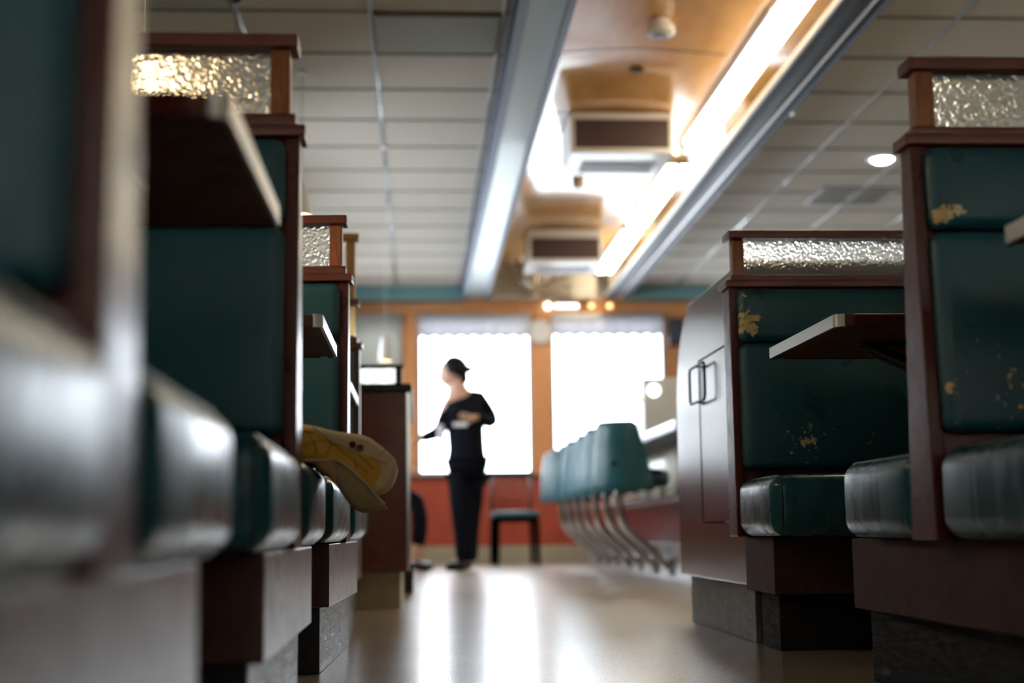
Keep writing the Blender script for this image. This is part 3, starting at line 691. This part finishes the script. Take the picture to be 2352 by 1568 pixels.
for k, (ya, yb, lb) in enumerate(((4.5, 6.90, 'warm strip light nearest overhead at the top edge'), (6.93, 9.35, 'long warm strip light beside the nearer air unit'), (10.0, 12.0, 'strip light running between the two air units'), (12.3, 14.2, 'farthest strip light, ending above the window wall'))):
    f = empty('strip_light', (1.815, (ya + yb) / 2, 2.99), lb, 'ceiling light', 'strip lights along the right beam'); h = (yb - ya) / 2
    B('housing', (.0, -h, -.045), (.068, h, .0), 'white_plastic', f, .004); B('mirror_shield', (.070, -h, -.10), (.076, h, .0), 'white_plastic', f, .001)  # side plate added to block the tube's reflection in the mirror strip
    bm = bmesh.new(); prof = [(.036 + .032 * math.cos(PI + PI * q / 10), -.045 + .036 * math.sin(PI + PI * q / 10)) for q in range(11)]; extrude(bm, prof, 'y', -h + .01, h - .01); fin('diffuser', bm, 'tube_light', f)
# recessed lens lights, vent, downlight, sprinkler
for (xa, xb, y, lb) in ((-.205, .40, 6.88, 'unlit ribbed lens panel in the grey ceiling beside the left beam'), (-1.48, -.875, 6.28, 'unlit ribbed lens panel at the top left of the ceiling')):
    f = empty('ceiling_light_panel', ((xa + xb) / 2, y, ZC), lb, 'ceiling light', 'unlit lens panels'); w = (xb - xa) / 2
    B('lens', (-w, -.27, -.012), (w, .27, .001), 'light_lens', f, .002)
    bm = bmesh.new()
    for a, b in (((-w, -.29), (w, -.27)), ((-w, .27), (w, .29)), ((-w - .008, -.29), (-w, .29)), ((w, -.29), (w + .008, .29))): box(bm, (a[0], a[1], -.016), (b[0], b[1], .001))
    fin('frame', bm, 'grid_cross', f)
vt = empty('ceiling_vent', (3.26, 10.31, ZC), 'square grey air vent in the right hand ceiling', 'vent'); bm = bmesh.new()
for a, b in (((-.29, -.26), (.29, -.23)), ((-.29, .23), (.29, .26)), ((-.29, -.23), (-.26, .23)), ((.26, -.23), (.29, .23))): box(bm, (a[0], a[1], -.012), (b[0], b[1], .002))
fin('frame', bm, 'slat_grey', vt); B('grille', (-.26, -.23, -.006), (.26, .23, .001), 'grid_cross', vt)
dl = empty('downlight', (3.15, 9.23, ZC), 'round recessed downlight, lit, in the right hand ceiling', 'ceiling light'); bm = bmesh.new()
lathe(bm, [(.075, .002), (.105, .002), (.105, -.008), (.078, -.014), (.074, -.004)], (0, 0, 0), 32); fin('ring', bm, 'white_plastic', dl, smooth=True)
bm = bmesh.new(); lathe(bm, [(.0, .002), (.074, .002), (.074, -.012), (.05, -.03), (.0, -.036)], (0, 0, 0), 28); fin('lamp', bm, 'down_lamp', dl, smooth=True)
sp_ = empty('sprinkler', (2.225, 8.08, ZC), 'tiny bright sprinkler head on the ceiling beside the right beam', 'sprinkler'); bm = bmesh.new()
lathe(bm, [(.0, .0), (.03, .0), (.03, -.006), (.008, -.01), (.008, -.035), (.0, -.035)], (0, 0, 0), 18); fin('escutcheon', bm, 'chrome', sp_); bm = bmesh.new(); lathe(bm, [(.0, -.035), (.018, -.036), (.016, -.042), (.0, -.043)], (0, 0, 0), 18); fin('deflector', bm, 'chrome', sp_)
# pendants over the left tables
def pendant(x, y, zl, label, cordm='white_plastic', lit='pendant_glow', r=.07, h=.12):
    p = empty('pendant_lamp', (x, y, ZC), label, 'lamp', 'pendant lamps over the left booths')
    bm = bmesh.new(); lathe(bm, [(.0, .0), (.03, .0), (.027, -.012), (.008, -.018), (.0, -.018)], (0, 0, 0), 24); fin('canopy', bm, cordm, p, smooth=True)
    bm = bmesh.new(); tube(bm, [(0, 0, -.03), (0, 0, zl - ZC + h)], .0025 if y < 8 else .0015, 6); fin('cord', bm, cordm, p)
    bm = bmesh.new(); lathe(bm, [(.0, zl - ZC + h + .02), (.02, zl - ZC + h + .02), (.03, zl - ZC + h), (r, zl - ZC + .01), (r * 1.02, zl - ZC), (r * .96, zl - ZC + .004), (.0, zl - ZC + h * .8)], (0, 0, 0), 28); fin('shade', bm, 'white_plastic', p, smooth=True)
    bm = bmesh.new(); bmesh.ops.create_uvsphere(bm, u_segments=20, v_segments=12, radius=r * .55)
    for v in bm.verts: v.co.z += zl - ZC + .03
    fin('bulb', bm, lit, p, smooth=True)
pendant(-.645, 3.3, 1.36, 'lit pendant lamp glowing behind the textured glass of a left booth', r=.13)
pendant(-.84, 6.45, 1.36, 'pendant lamp on a thin dark cord, beside the unlit lens panel', 'black_metal')
pendant(-.62, 7.5, 2.0, 'white pendant shade peeking above the second left booth screen', h=.16, r=.06)
pendant(-.208, 9.0, 1.40, 'pale pendant lamp hanging above the service cabinet', h=.14, r=.045)
# sunburst grille at the coffer's end
sb = empty('sunburst_grille', (1.21, 14.3, 2.67), 'metal sunburst grille closing the far end of the veneer ceiling', 'grille')
B('backing', (-.50, .02, 0), (.62, .04, .33), 'wall_cream', sb, .004)
for k in range(13):
    a = PI * (k + .5) / 13; c_, s_ = math.cos(a), math.sin(a); t_ = min(.36 / max(abs(c_), 1e-3), .31 / max(s_, 1e-3))
    bm = bmesh.new(); A_ = Vector((c_ * .05, 0, .01 + s_ * .05)); Z_ = Vector((c_ * t_, 0, .005 + s_ * t_)); nrm = Vector((-s_, 0, c_))
    vs = [A_ + nrm * .006, A_ - nrm * .006, Z_ - nrm * .028, Z_ + nrm * .028]; f1 = [bm.verts.new(v) for v in vs]; f2 = [bm.verts.new(v + Vector((0, .02, 0))) for v in vs]; apex = [bm.verts.new(A_ + Vector((0, -.008, 0))), bm.verts.new(Z_ + Vector((0, -.022, 0)))]
    for q in ((f1[0], f1[3], apex[1], apex[0]), (apex[0], apex[1], f1[2], f1[1]), (f1[0], apex[0], f1[1]), (f1[3], apex[1], f1[2])): bm.faces.new(q)
    for i in range(4): bm.faces.new((f1[i], f1[(i + 1) % 4], f2[(i + 1) % 4], f2[i]))
    bm.faces.new(f2); fin('ray', bm, 'sunburst_metal', sb)
for (x, z, r, m_, lb) in ((1.345, 2.625, .035, 'round_lamp', 'round cream lamp below the sunburst grille'), (1.80, 2.625, .026, 'amber_lamp', 'small amber spotlight under the right beam end, nearer the sunburst'), (1.99, 2.625, .026, 'amber_lamp', 'small amber spotlight at the right end, beside the teal soffit')):
    e = empty('wall_lamp', (x, 14.57, z), lb, 'lamp'); bm = bmesh.new(); bmesh.ops.create_uvsphere(bm, u_segments=18, v_segments=10, radius=r)
    for v in bm.verts: v.co.y -= .05
    fin('globe', bm, m_, e, smooth=True); bm = bmesh.new(); lathe(bm, [(.0, 0), (r * .7, 0), (r * .6, -.03), (.0, -.03)], (0, 0, 0), 16, 'y'); fin('socket', bm, 'brass', e)
lb_ = empty('light_bar', (1.54, 14.56, 2.625), 'short pale light bar beside the round cream lamp', 'lamp'); B('case', (-.13, -.03, -.026), (.13, .0, .026), 'white_plastic', lb_, .006); B('lens', (-.12, -.036, -.018), (.12, -.029, .018), 'round_lamp', lb_)
ck = empty('wall_clock', (1.262, 14.57, 2.36), 'round pale wall clock on the post between the two far windows', 'clock')
bm = bmesh.new(); lathe(bm, [(.0, 0), (.13, 0), (.135, -.015), (.13, -.03), (.118, -.032), (.116, -.022), (.0, -.022)], (0, 0, 0), 40, 'y'); fin('case', bm, 'clock_face', ck, smooth=False, bevel=.002)
bm = bmesh.new(); lathe(bm, [(.0, -.024), (.112, -.024), (.112, -.0225), (.0, -.0225)], (0, 0, 0), 40, 'y'); fin('dial', bm, 'white_plastic', ck)
spk = empty('wall_speaker', (2.66, 14.57, 2.34), 'small dark speaker on the orange pier right of the far window', 'speaker'); B('case', (-.07, -.12, -.14), (.09, 0, .14), 'dark_top', spk, .01); B('grille', (-.055, -.126, -.12), (.075, -.119, .12), 'cloth_grey', spk, .003)

# ------------------------------------------------------------------ coat on the seat (hangs over into the aisle)
def polyfill(pts, n=40):
    xs = [p[0] for p in pts]; zs = [p[1] for p in pts]
    return min(xs), max(xs), min(zs), max(zs)
def smooth_outline(pts, it=2):
    for _ in range(it):
        q = []
        for i in range(len(pts)):
            a, b = pts[i], pts[(i + 1) % len(pts)]; q += [(a[0] * .75 + b[0] * .25, a[1] * .75 + b[1] * .25), (a[0] * .25 + b[0] * .75, a[1] * .25 + b[1] * .75)]
        pts = q
    return pts
def edge_dist(p, pts):
    best = 9
    for i in range(len(pts)):
        a = Vector(pts[i]); b = Vector(pts[(i + 1) % len(pts)]); d = b - a; t_ = max(0, min(1, (p - a).dot(d) / max(d.length_squared, 1e-12))); best = min(best, (p - (a + d * t_)).length)
    return best
def puffy(name, pts, y0, depth, puff, m_, parent, fold=.004, seed=0, smo=2, tilt=0, quilt=0):
    """a stuffed piece of cloth: outline in the x-z plane, rounded front and back, with folds"""
    from mathutils import noise
    pts = smooth_outline(pts, smo); bm = bmesh.new(); ff = bm.faces.new([bm.verts.new((p[0], 0, p[1])) for p in pts])
    bmesh.ops.triangulate(bm, faces=[ff])
    for _ in range(4):
        es = [e for e in bm.edges if e.calc_length() > .009]
        if not es: break
        bmesh.ops.subdivide_edges(bm, edges=es, cuts=1); bmesh.ops.triangulate(bm, faces=[f for f in bm.faces if len(f.verts) > 3])
        bmesh.ops.beautify_fill(bm, faces=bm.faces[:], edges=[e for e in bm.edges if not e.is_boundary])
    bd = {v for e in bm.edges if e.is_boundary for v in e.verts}
    info = [(v.co.x, v.co.z, 0 if v in bd else edge_dist(Vector((v.co.x, v.co.z)), pts)) for v in bm.verts]
    front = {}; bmv = list(bm.verts); faces = [[v.index for v in f.verts] for f in bm.faces]
    bm.verts.index_update(); faces = [[v.index for v in f.verts] for f in bm.faces]; edges = [[v.index for v in e.verts] for e in bm.edges if e.is_boundary]
    out = bmesh.new(); F = []; K = []
    for (x, z, d) in info:
        k = math.sqrt(max(0, 1 - (1 - min(1, d / puff)) ** 2)); nn = noise.noise(Vector((x * 14 + seed, z * 26, seed))) + .5 * noise.noise(Vector((x * 40, z * 50 + seed, 3)))
        wr = fold * nn * min(1, d / .01)
        if quilt:
            a = (x + z * 1.3) / .024; b = (x - z * 1.5) / .026; wr += -quilt * (math.exp(-((a - round(a)) / .09) ** 2) + math.exp(-((b - round(b)) / .09) ** 2)) * min(1, d / .006)
        F.append(out.verts.new((x, y0 + (1 - k) * puff * .8 - wr + tilt * (z - .45), z))); K.append(out.verts.new((x, y0 + depth - (1 - k) * puff * .8 + tilt * (z - .45), z)))
    for f in faces: out.faces.new([F[i] for i in f]); out.faces.new([K[i] for i in reversed(f)])
    for e in edges: out.faces.new((F[e[0]], F[e[1]], K[e[1]], K[e[0]]))
    bm.free(); return fin(name, out, m_, parent, smooth=True)
UP = [(-.30, .535), (-.26, .535), (-.228, .534), (-.196, .529), (-.16, .519), (-.131, .515), (-.096, .509), (-.073, .492), (-.054, .476), (-.041, .461), (-.043, .443), (-.05, .425), (-.063, .409), (-.081, .402), (-.092, .409), (-.113, .429), (-.131, .442), (-.147, .452), (-.18, .462), (-.212, .466), (-.26, .466), (-.30, .466)]
LN = [(-.235, .527), (-.215, .526), (-.194, .521), (-.176, .508), (-.151, .494), (-.131, .484), (-.107, .474), (-.091, .470), (-.074, .461), (-.070, .447), (-.071, .435), (-.084, .410), (-.095, .414), (-.113, .431), (-.131, .444), (-.147, .454), (-.18, .463), (-.212, .467), (-.235, .467)]
LO = [(-.30, .463), (-.231, .463), (-.196, .462), (-.157, .463), (-.148, .460), (-.133, .449), (-.119, .438), (-.095, .415), (-.078, .394), (-.061, .377), (-.066, .3745), (-.080, .373), (-.09, .370), (-.105, .3665), (-.113, .367), (-.122, .373), (-.131, .383), (-.143, .399), (-.154, .416), (-.170, .432), (-.183, .444), (-.198, .459), (-.30, .459)]
LP = [(-.190, .457), (-.184, .461), (-.157, .463), (-.154, .44), (-.154, .418), (-.163, .427), (-.180, .440)]
coat = empty('coat', (-.20, 2.8, .46), 'tan coat with mustard quilted lining, folded on a booth seat and hanging into the aisle', 'coat')
def cp(o):
    o.location = (.20, -2.8, -.46); return o
cp(puffy('body_cloth', UP, 2.685, .26, .020, 'coat_tan', coat, .009, 1.3, smo=1))
cp(puffy('quilted_lining', LN, 2.678, .03, .012, 'coat_lining', coat, .002, 4.1, smo=1))
cp(puffy('lower_flap', LO, 2.672, .24, .010, 'coat_dark', coat, .003, 7.7, smo=0))
for pts in ([(-.223, .485), (-.195, .498), (-.168, .499), (-.145, .483), (-.118, .458), (-.095, .438)], [(-.198, .524), (-.181, .513), (-.162, .496), (-.135, .486), (-.112, .474), (-.095, .458), (-.081, .444)], [(-.211, .519), (-.195, .497), (-.19, .475)], [(-.175, .468), (-.168, .482), (-.158, .493)], [(-.12, .465), (-.116, .451), (-.118, .441)], [(-.222, .514), (-.195, .517)]):
    bm = bmesh.new(); P_ = [Vector((x, 2.6768, z)) for x, z in pts]; Q_ = []
    for a_, b_ in zip(P_, P_[1:]): Q_ += [a_ + (b_ - a_) * (k_ / 6) for k_ in range(6)]
    tube(bm, [(q.x, q.y + .0006 * math.sin(i_ * 2.1), q.z + .0012 * math.sin(i_ * .9)) for i_, q in enumerate(Q_ + [P_[-1]])], .0009, 5); cp(fin('quilt_seam', bm, 'stitch', coat, smooth=True))
cp(puffy('facing_patch', LP, 2.668, .012, .006, 'coat_facing', coat, .001, 2.2, smo=0))
bm = bmesh.new(); e_ = [(-.231, .4625), (-.196, .4625), (-.157, .4635), (-.143, .458), (-.119, .439), (-.095, .416), (-.078, .395), (-.063, .379)]; tube(bm, [(x, 2.672, z + .001) for x, z in e_], .0022, 6); cp(fin('flap_hem', bm, 'coat_tan', coat, smooth=True))
for (x, z) in ((-.123, .492), (-.110, .486)):
    bm = bmesh.new(); lathe(bm, [(.0012, 0), (.0058, 0), (.0070, -.0020), (.0060, -.0042), (.0042, -.0030), (.0012, -.0022)], (0, 0, 0), 22, 'y'); b_ = fin('button', bm, 'button_brown', coat, smooth=True); b_.location = (x + .20, 2.681 - 2.8, z - .46); b_.rotation_euler = (.25, 0, .35 * (1 if x > -.12 else -.6))
bm = bmesh.new(); tube(bm, [(-.089, 2.6845, .470), (-.078, 2.6845, .462), (-.066, 2.6865, .458), (-.052, 2.692, .452)], .0009, 5); tube(bm, [(-.075, 2.685, .47), (-.066, 2.686, .478), (-.062, 2.688, .482)], .0008, 5); cp(fin('seam', bm, 'stitch', coat))

# ------------------------------------------------------------------ people
def skin_mesh(name, V_, E_, m_, parent, root=None, sub=2):
    """V_: name -> (x, y, z, r) or (x, y, z, rx, ry)"""
    keys = list(V_); idx = {k: i for i, k in enumerate(keys)}
    me = bpy.data.meshes.new(name); me.from_pydata([V_[k][:3] for k in keys], [(idx[a], idx[b]) for a, b in E_], []); me.materials.append(M[m_])
    o = bpy.data.objects.new(name, me); C.objects.link(o); o.parent = parent
    s = o.modifiers.new('skin', 'SKIN'); s.use_smooth_shade = True
    sv = me.skin_vertices[0].data
    for k, i in idx.items():
        v = V_[k]; sv[i].radius = (v[3], v[4] if len(v) > 4 else v[3]); sv[i].use_root = (k == (root or keys[0]))
    d = o.modifiers.new('sub', 'SUBSURF'); d.levels = sub; d.render_levels = sub
    return o
def blob(name, loc, sc, m_, parent, rot=(0, 0, 0), fn=None, sub=4):
    bm = bmesh.new(); bmesh.ops.create_icosphere(bm, subdivisions=sub, radius=1)
    for v in bm.verts:
        if fn: fn(v.co)
        v.co.x *= sc[0]; v.co.y *= sc[1]; v.co.z *= sc[2]
    o = fin(name, bm, m_, parent, smooth=True); o.location = loc; o.rotation_euler = rot; return o
def chain(V_, E_, pre, pts, start=None):
    last = start
    for i, p in enumerate(pts):
        k = '%s%d' % (pre, i); V_[k] = p
        if last: E_.append((last, k))
        last = k
    return last
def hand(V_, E_, pre, wrist, w, d, side, spread, curl, size=.085):
    """palm and five fingers grown from the wrist; d = direction of the fingers, side = across the palm, curl = bend direction"""
    d = Vector(d).normalized(); side = Vector(side).normalized(); curl = Vector(curl).normalized(); w = Vector(w)
    palm = w + d * size * .55; V_[pre + 'palm'] = (*palm, .026, .016); E_.append((wrist, pre + 'palm'))
    for i, (f, ln) in enumerate(((-1.5, .070), (-.5, .082), (.5, .078), (1.5, .062))):
        b = palm + side * f * .014 + d * size * .40; m1 = b + (d * .8 + curl * curl_amt * .6 + side * f * spread) * ln * .5; m2 = m1 + (d * .5 + curl * curl_amt) * ln * .5
        for j, (q, r) in enumerate(((b, .010), (m1, .0088), (m2, .0075))):
            k = '%sf%d%d' % (pre, i, j); V_[k] = (*q, r); E_.append((pre + 'palm' if j == 0 else '%sf%d%d' % (pre, i, j - 1), k))
    b = w + d * size * .35 - side * .026; m1 = b + (d * .7 - side * .5) * .035; m2 = m1 + (d * .9 + curl * .3) * .03
    for j, (q, r) in enumerate(((b, .011), (m1, .010), (m2, .0085))):
        k = '%st%d' % (pre, j); V_[k] = (*q, r); E_.append(((pre + 'palm') if j == 0 else '%st%d' % (pre, j - 1), k))
curl_amt = .7
def head(parent, c, yaw, pitch, roll=0, hair='bun', scale=1.0):
    """head with face; local -Y is the face direction before rotation"""
    e = bpy.data.objects.new('head', None)
    Rm = Matrix.Rotation(yaw, 4, 'Z') @ Matrix.Rotation(pitch, 4, 'X') @ Matrix.Rotation(roll, 4, 'Y')
    def shape(co):
        z = co.z
        if z < 0: co.x *= 1 - .28 * z * z; co.y *= 1 - .12 * z * z
        f = max(0, -co.y)
        g = math.exp(-((co.x / .16) ** 2 + ((z + .12) / .20) ** 2)); co.y -= .20 * g * (1 if co.y < 0 else 0)      # nose
        co.y -= .05 * math.exp(-((co.x / .30) ** 2 + ((z + .48) / .10) ** 2)) * (1 if co.y < 0 else 0)              # lips
        co.y -= .08 * math.exp(-((co.x / .34) ** 2 + ((z + .80) / .18) ** 2)) * (1 if co.y < 0 else 0)              # chin
        for sx in (-1, 1): co.y += .09 * math.exp(-(((co.x - sx * .36) / .18) ** 2 + ((z - .04) / .12) ** 2)) * (1 if co.y < 0 else 0)
        co.y -= .03 * math.exp(-((z - .22) / .10) ** 2) * f
    def put(o, loc): o.matrix_local = Matrix.Translation(c) @ Rm @ Matrix.Translation(Vector(loc) * scale)
    return shape, put, Rm

# standing person
pe = empty('person', (.36, 11.9, 0), 'standing person in black long sleeved top and dark apron, one arm reaching to the left', 'person')
ox, oy = .36, 11.9
V_, E_ = {}, []
def P(x, y, z, r, r2=None): return (x - ox, y, z, r, r2 or r)
V_['pelvis'] = P(.400, 0, .90, .085, .075)
for k, v in (('belly', P(.40, 0, 1.06, .105, .085)), ('chest', P(.385, -.01, 1.24, .115, .09)), ('upper', P(.365, -.03, 1.385, .115, .095)), ('neck', P(.338, -.01, 1.475, .088)), ('neck2', P(.318, -.005, 1.545, .080)), ('skull', P(.292, 0, 1.64, .075, .085))): V_[k] = v
E_ += [('pelvis', 'belly'), ('belly', 'chest'), ('chest', 'upper'), ('upper', 'neck'), ('neck', 'neck2'), ('neck2', 'skull')]
# near/right arm of the figure (seen at left) reaches down left, other elbow out to the right
chain(V_, E_, 'ra', [P(.245, -.06, 1.36, .056), P(.205, -.07, 1.24, .045), P(.165, -.08, 1.13, .040), P(.075, -.10, 1.105, .033), P(-.005, -.12, 1.075, .024)], 'upper')
hand(V_, E_, 'rh', 'ra4', (-.005 - ox, -.12, 1.075), (-.9, -.1, -.35), (0, 1, 0), .05, (0, 0, -1))
chain(V_, E_, 'la', [P(.495, .03, 1.385, .060), P(.555, .02, 1.31, .050), P(.60, -.02, 1.235, .043), P(.55, -.14, 1.235, .036), P(.475, -.235, 1.245, .027)], 'upper')
hand(V_, E_, 'lh', 'la4', (.475 - ox, -.235, 1.245), (-.95, -.15, .1), (0, .2, 1), .05, (-.3, -1, 0))
for pre, x, y in (('rl', .345, -.05), ('ll', .44, .05)):
    fx = .375 if pre == 'rl' else .415
    chain(V_, E_, pre, [P(.40 + (x - .40) * .5, y * .6, .78, .040), P(x, y, .66, .050), P((x + fx) / 2, y, .48, .052), P(fx, y, .30, .052), P(fx, y, .09, .036), P(fx - .01, y, .045, .034), P(fx - .13, y - .015, .030, .030)], 'pelvis')
body = skin_mesh('body', V_, E_, 'skin', pe, 'pelvis')
# clothing over the body
V2, E2 = {}, []
V2['belly'] = P(.395, 0, 1.05, .245, .16)
for k, v in (('hips', P(.405, 0, .92, .265, .18)), ('hem', P(.408, 0, .73, .255, .19)), ('chest', P(.390, .0, 1.20, .250, .16)), ('upper', P(.405, .04, 1.36, .175, .115)), ('collar', P(.430, .07, 1.47, .085, .075))): V2[k] = v
E2 += [('belly', 'hips'), ('hips', 'hem'), ('belly', 'chest'), ('chest', 'upper'), ('upper', 'collar')]
chain(V2, E2, 'ra', [P(.255, -.045, 1.33, .082), P(.212, -.07, 1.23, .068), P(.168, -.08, 1.135, .060), P(.080, -.10, 1.108, .050), P(.012, -.118, 1.082, .038)], 'upper')
chain(V2, E2, 'la', [P(.515, .035, 1.405, .100), P(.585, .02, 1.29, .085), P(.618, -.02, 1.225, .064), P(.55, -.13, 1.230, .058), P(.478, -.228, 1.243, .046)], 'upper')
skin_mesh('top', V2, E2, 'cloth_black', pe, 'belly')
V3, E3 = {}, []
V3['pelvis'] = P(.405, 0, .84, .15, .13)
for pre, x, y in (('rl', .345, -.05), ('ll', .44, .05)):
    fx = .375 if pre == 'rl' else .415
    chain(V3, E3, pre, [P(x, y, .76, .105), P(x + .005, y, .62, .112), P((x + fx) / 2, y, .47, .098), P(fx, y, .28, .088), P(fx, y, .06, .080)], 'pelvis')
skin_mesh('trousers', V3, E3, 'cloth_black', pe, 'pelvis')
V4, E4 = {}, []; chain(V4, E4, 'a', [P(.385, -.125, 1.10, .12, .02), P(.385, -.150, .95, .165, .02), P(.385, -.155, .78, .17, .02)]); skin_mesh('apron', V4, E4, 'cloth_navy', pe)
B('order_pad', (.285 - ox, -.30, 1.17), (.40 - ox, -.285, 1.205), 'paper_white', pe, .002); B('cuff_cloth', (.155 - ox, -.16, 1.07), (.215 - ox, -.12, 1.20), 'paper_white', pe, .015)
for pre, y in (('r', -.05), ('l', .05)):
    fx = (.375 if pre == 'r' else .415) - ox
    V5, E5 = {}, []; chain(V5, E5, 's', [(fx + .03, y, .048, .046), (fx - .04, y, .044, .046), (fx - .12, y - .012, .036, .040), (fx - .165, y - .018, .030, .028)]); skin_mesh('shoe', V5, E5, 'shoe_black', pe)
def build_head(parent, c, yaw, pitch, hairkind):
    shape, put, Rm = head(parent, c, yaw, pitch)
    o = blob('face', (0, 0, 0), (.088, .108, .128), 'skin', parent, fn=shape); put(o, (0, 0, 0))
    for sx in (-1, 1):
        e = blob('ear', (0, 0, 0), (.010, .020, .030), 'skin', parent, sub=2); put(e, (sx * .090, .012, -.005))
        e = blob('eye', (0, 0, 0), (.0125, .009, .0085), 'eye_white', parent, sub=2); put(e, (sx * .031, -.093, .006))
        q = blob('iris', (0, 0, 0), (.0052, .004, .0058), 'iris', parent, sub=2); put(q, (sx * .031, -.100, .006))
        b = blob('eyebrow', (0, 0, 0), (.017, .005, .003), 'hair_black', parent, sub=2); put(b, (sx * .032, -.102, .030))
    l = blob('mouth', (0, 0, 0), (.021, .008, .007), 'lip', parent, sub=2); put(l, (0, -.105, -.060))
    def hs(co):
        if co.y < -.1: co.y = co.y * .80
        if co.z < -.25: co.z = -.25 + (co.z + .25) * .5
    h = blob('hair', (0, 0, 0), (.106, .120, .130), 'hair_black', parent, fn=hs); put(h, (0, .030, .022))
    b = blob('hair_bun', (0, 0, 0), (.038, .040, .034), 'hair_black', parent, sub=3); put(b, (0, .142, .0))
    b = blob('hair_bun', (0, 0, 0), (.068, .05, .07), 'hair_black', parent, sub=3); put(b, (0, .075, -.045))
build_head(pe, Vector((.285 - ox, -.005, 1.632)), math.radians(-92), math.radians(16), 'bun')

# seated person, mostly behind the service cabinet
sx0, sy0 = -.37, 11.75
chair2 = empty('dining_chair', (sx0, sy0, 0), 'dark dining chair mostly hidden behind the service cabinet, with a seated person on it', 'chair')
B('seat', (-.22, -.21, .43), (.20, .21, .465), 'vinyl_stool', chair2, .01); B('backrest', (-.25, -.20, .60), (-.22, .20, .90), 'black_metal', chair2, .008)
for x in (-.20, .17):
    for y in (-.18, .18):
        bm = bmesh.new(); tube(bm, [(x, y, 0), (x, y, .44 if x > 0 else .88)], .015, 8); fin('leg', bm, 'black_metal', chair2, smooth=True)
p2 = empty('person', (sx0, sy0, 0), 'seated person in dark clothes and ankle shoes, mostly hidden behind the service cabinet', 'person')
V_, E_ = {}, []
V_['pelvis'] = (-.04, 0, .56, .12, .12)
for k, v in (('belly', (-.03, 0, .72, .11, .10)), ('chest', (0, 0, .90, .12, .10)), ('upper', (.01, 0, 1.02, .10, .10)), ('neck', (.02, 0, 1.09, .05)), ('skull', (.04, 0, 1.20, .07))): V_[k] = v if len(v) > 4 else (*v, v[3])
E_ += [('pelvis', 'belly'), ('belly', 'chest'), ('chest', 'upper'), ('upper', 'neck'), ('neck', 'skull')]
for pre, y in (('ra', -.17), ('la', .17)):
    chain(V_, E_, pre, [(.0, y, 1.0, .05), (.05, y * 1.15, .86, .043), (.10, y * 1.1, .78, .038), (.20, y * .6, .80, .03), (.27, y * .4, .82, .024)], 'upper')
    hand(V_, E_, pre + 'h', pre + '4', (.27, y * .4, .82), (.9, -y, 0), (0, 1, .3), .04, (0, 0, -1))
chain(V_, E_, 'll', [(.06, .10, .56, .085), (.22, .10, .57, .075), (.37, .09, .56, .058), (.385, .09, .36, .050), (.36, .09, .12, .034), (.36, .09, .05, .034), (.47, .08, .032, .03)], 'pelvis')
chain(V_, E_, 'rl', [(.06, -.09, .56, .085), (.22, -.08, .60, .075), (.36, -.06, .60, .058), (.37, -.07, .38, .050), (.33, -.08, .13, .032), (.33, -.08, .05, .034), (.43, -.09, .032, .03)], 'pelvis')
skin_mesh('body', V_, E_, 'skin', p2, 'pelvis')
V2, E2 = {}, []; V2['p'] = (-.04, 0, .58, .145, .14)
for a, b, v in (('p', 'b', (-.03, 0, .72, .13, .12)), ('b', 'c', (0, 0, .90, .14, .12)), ('c', 'u', (.0, 0, 1.02, .11, .11))): V2[b] = v; E2.append((a, b))
for pre, y in (('ra', -.17), ('la', .17)): chain(V2, E2, pre, [(.0, y, 1.0, .064), (.05, y * 1.15, .86, .055), (.10, y * 1.1, .78, .048), (.20, y * .6, .80, .040)], 'u')
skin_mesh('jacket', V2, E2, 'cloth_grey', p2, 'p')
V3, E3 = {}, []; V3['p'] = (-.03, 0, .56, .14, .13)
chain(V3, E3, 'll', [(.06, .10, .56, .10), (.22, .10, .575, .088), (.37, .09, .56, .072), (.39, .09, .36, .062), (.37, .09, .19, .05)], 'p'); chain(V3, E3, 'rl', [(.06, -.09, .56, .10), (.22, -.08, .605, .088), (.36, -.06, .60, .072), (.375, -.07, .38, .062), (.345, -.08, .20, .05)], 'p')
skin_mesh('trousers', V3, E3, 'cloth_black', p2, 'p')
for x, y in ((.36, .09), (.33, -.08)):
    V5, E5 = {}, []; chain(V5, E5, 's', [(x - .01, y, .095, .040), (x, y, .05, .046), (x + .07, y, .042, .044), (x + .14, y - .005, .032, .032)]); skin_mesh('shoe', V5, E5, 'shoe_black', p2)
build_head(p2, Vector((.045, 0, 1.215)), math.radians(85), math.radians(5), 'bun')
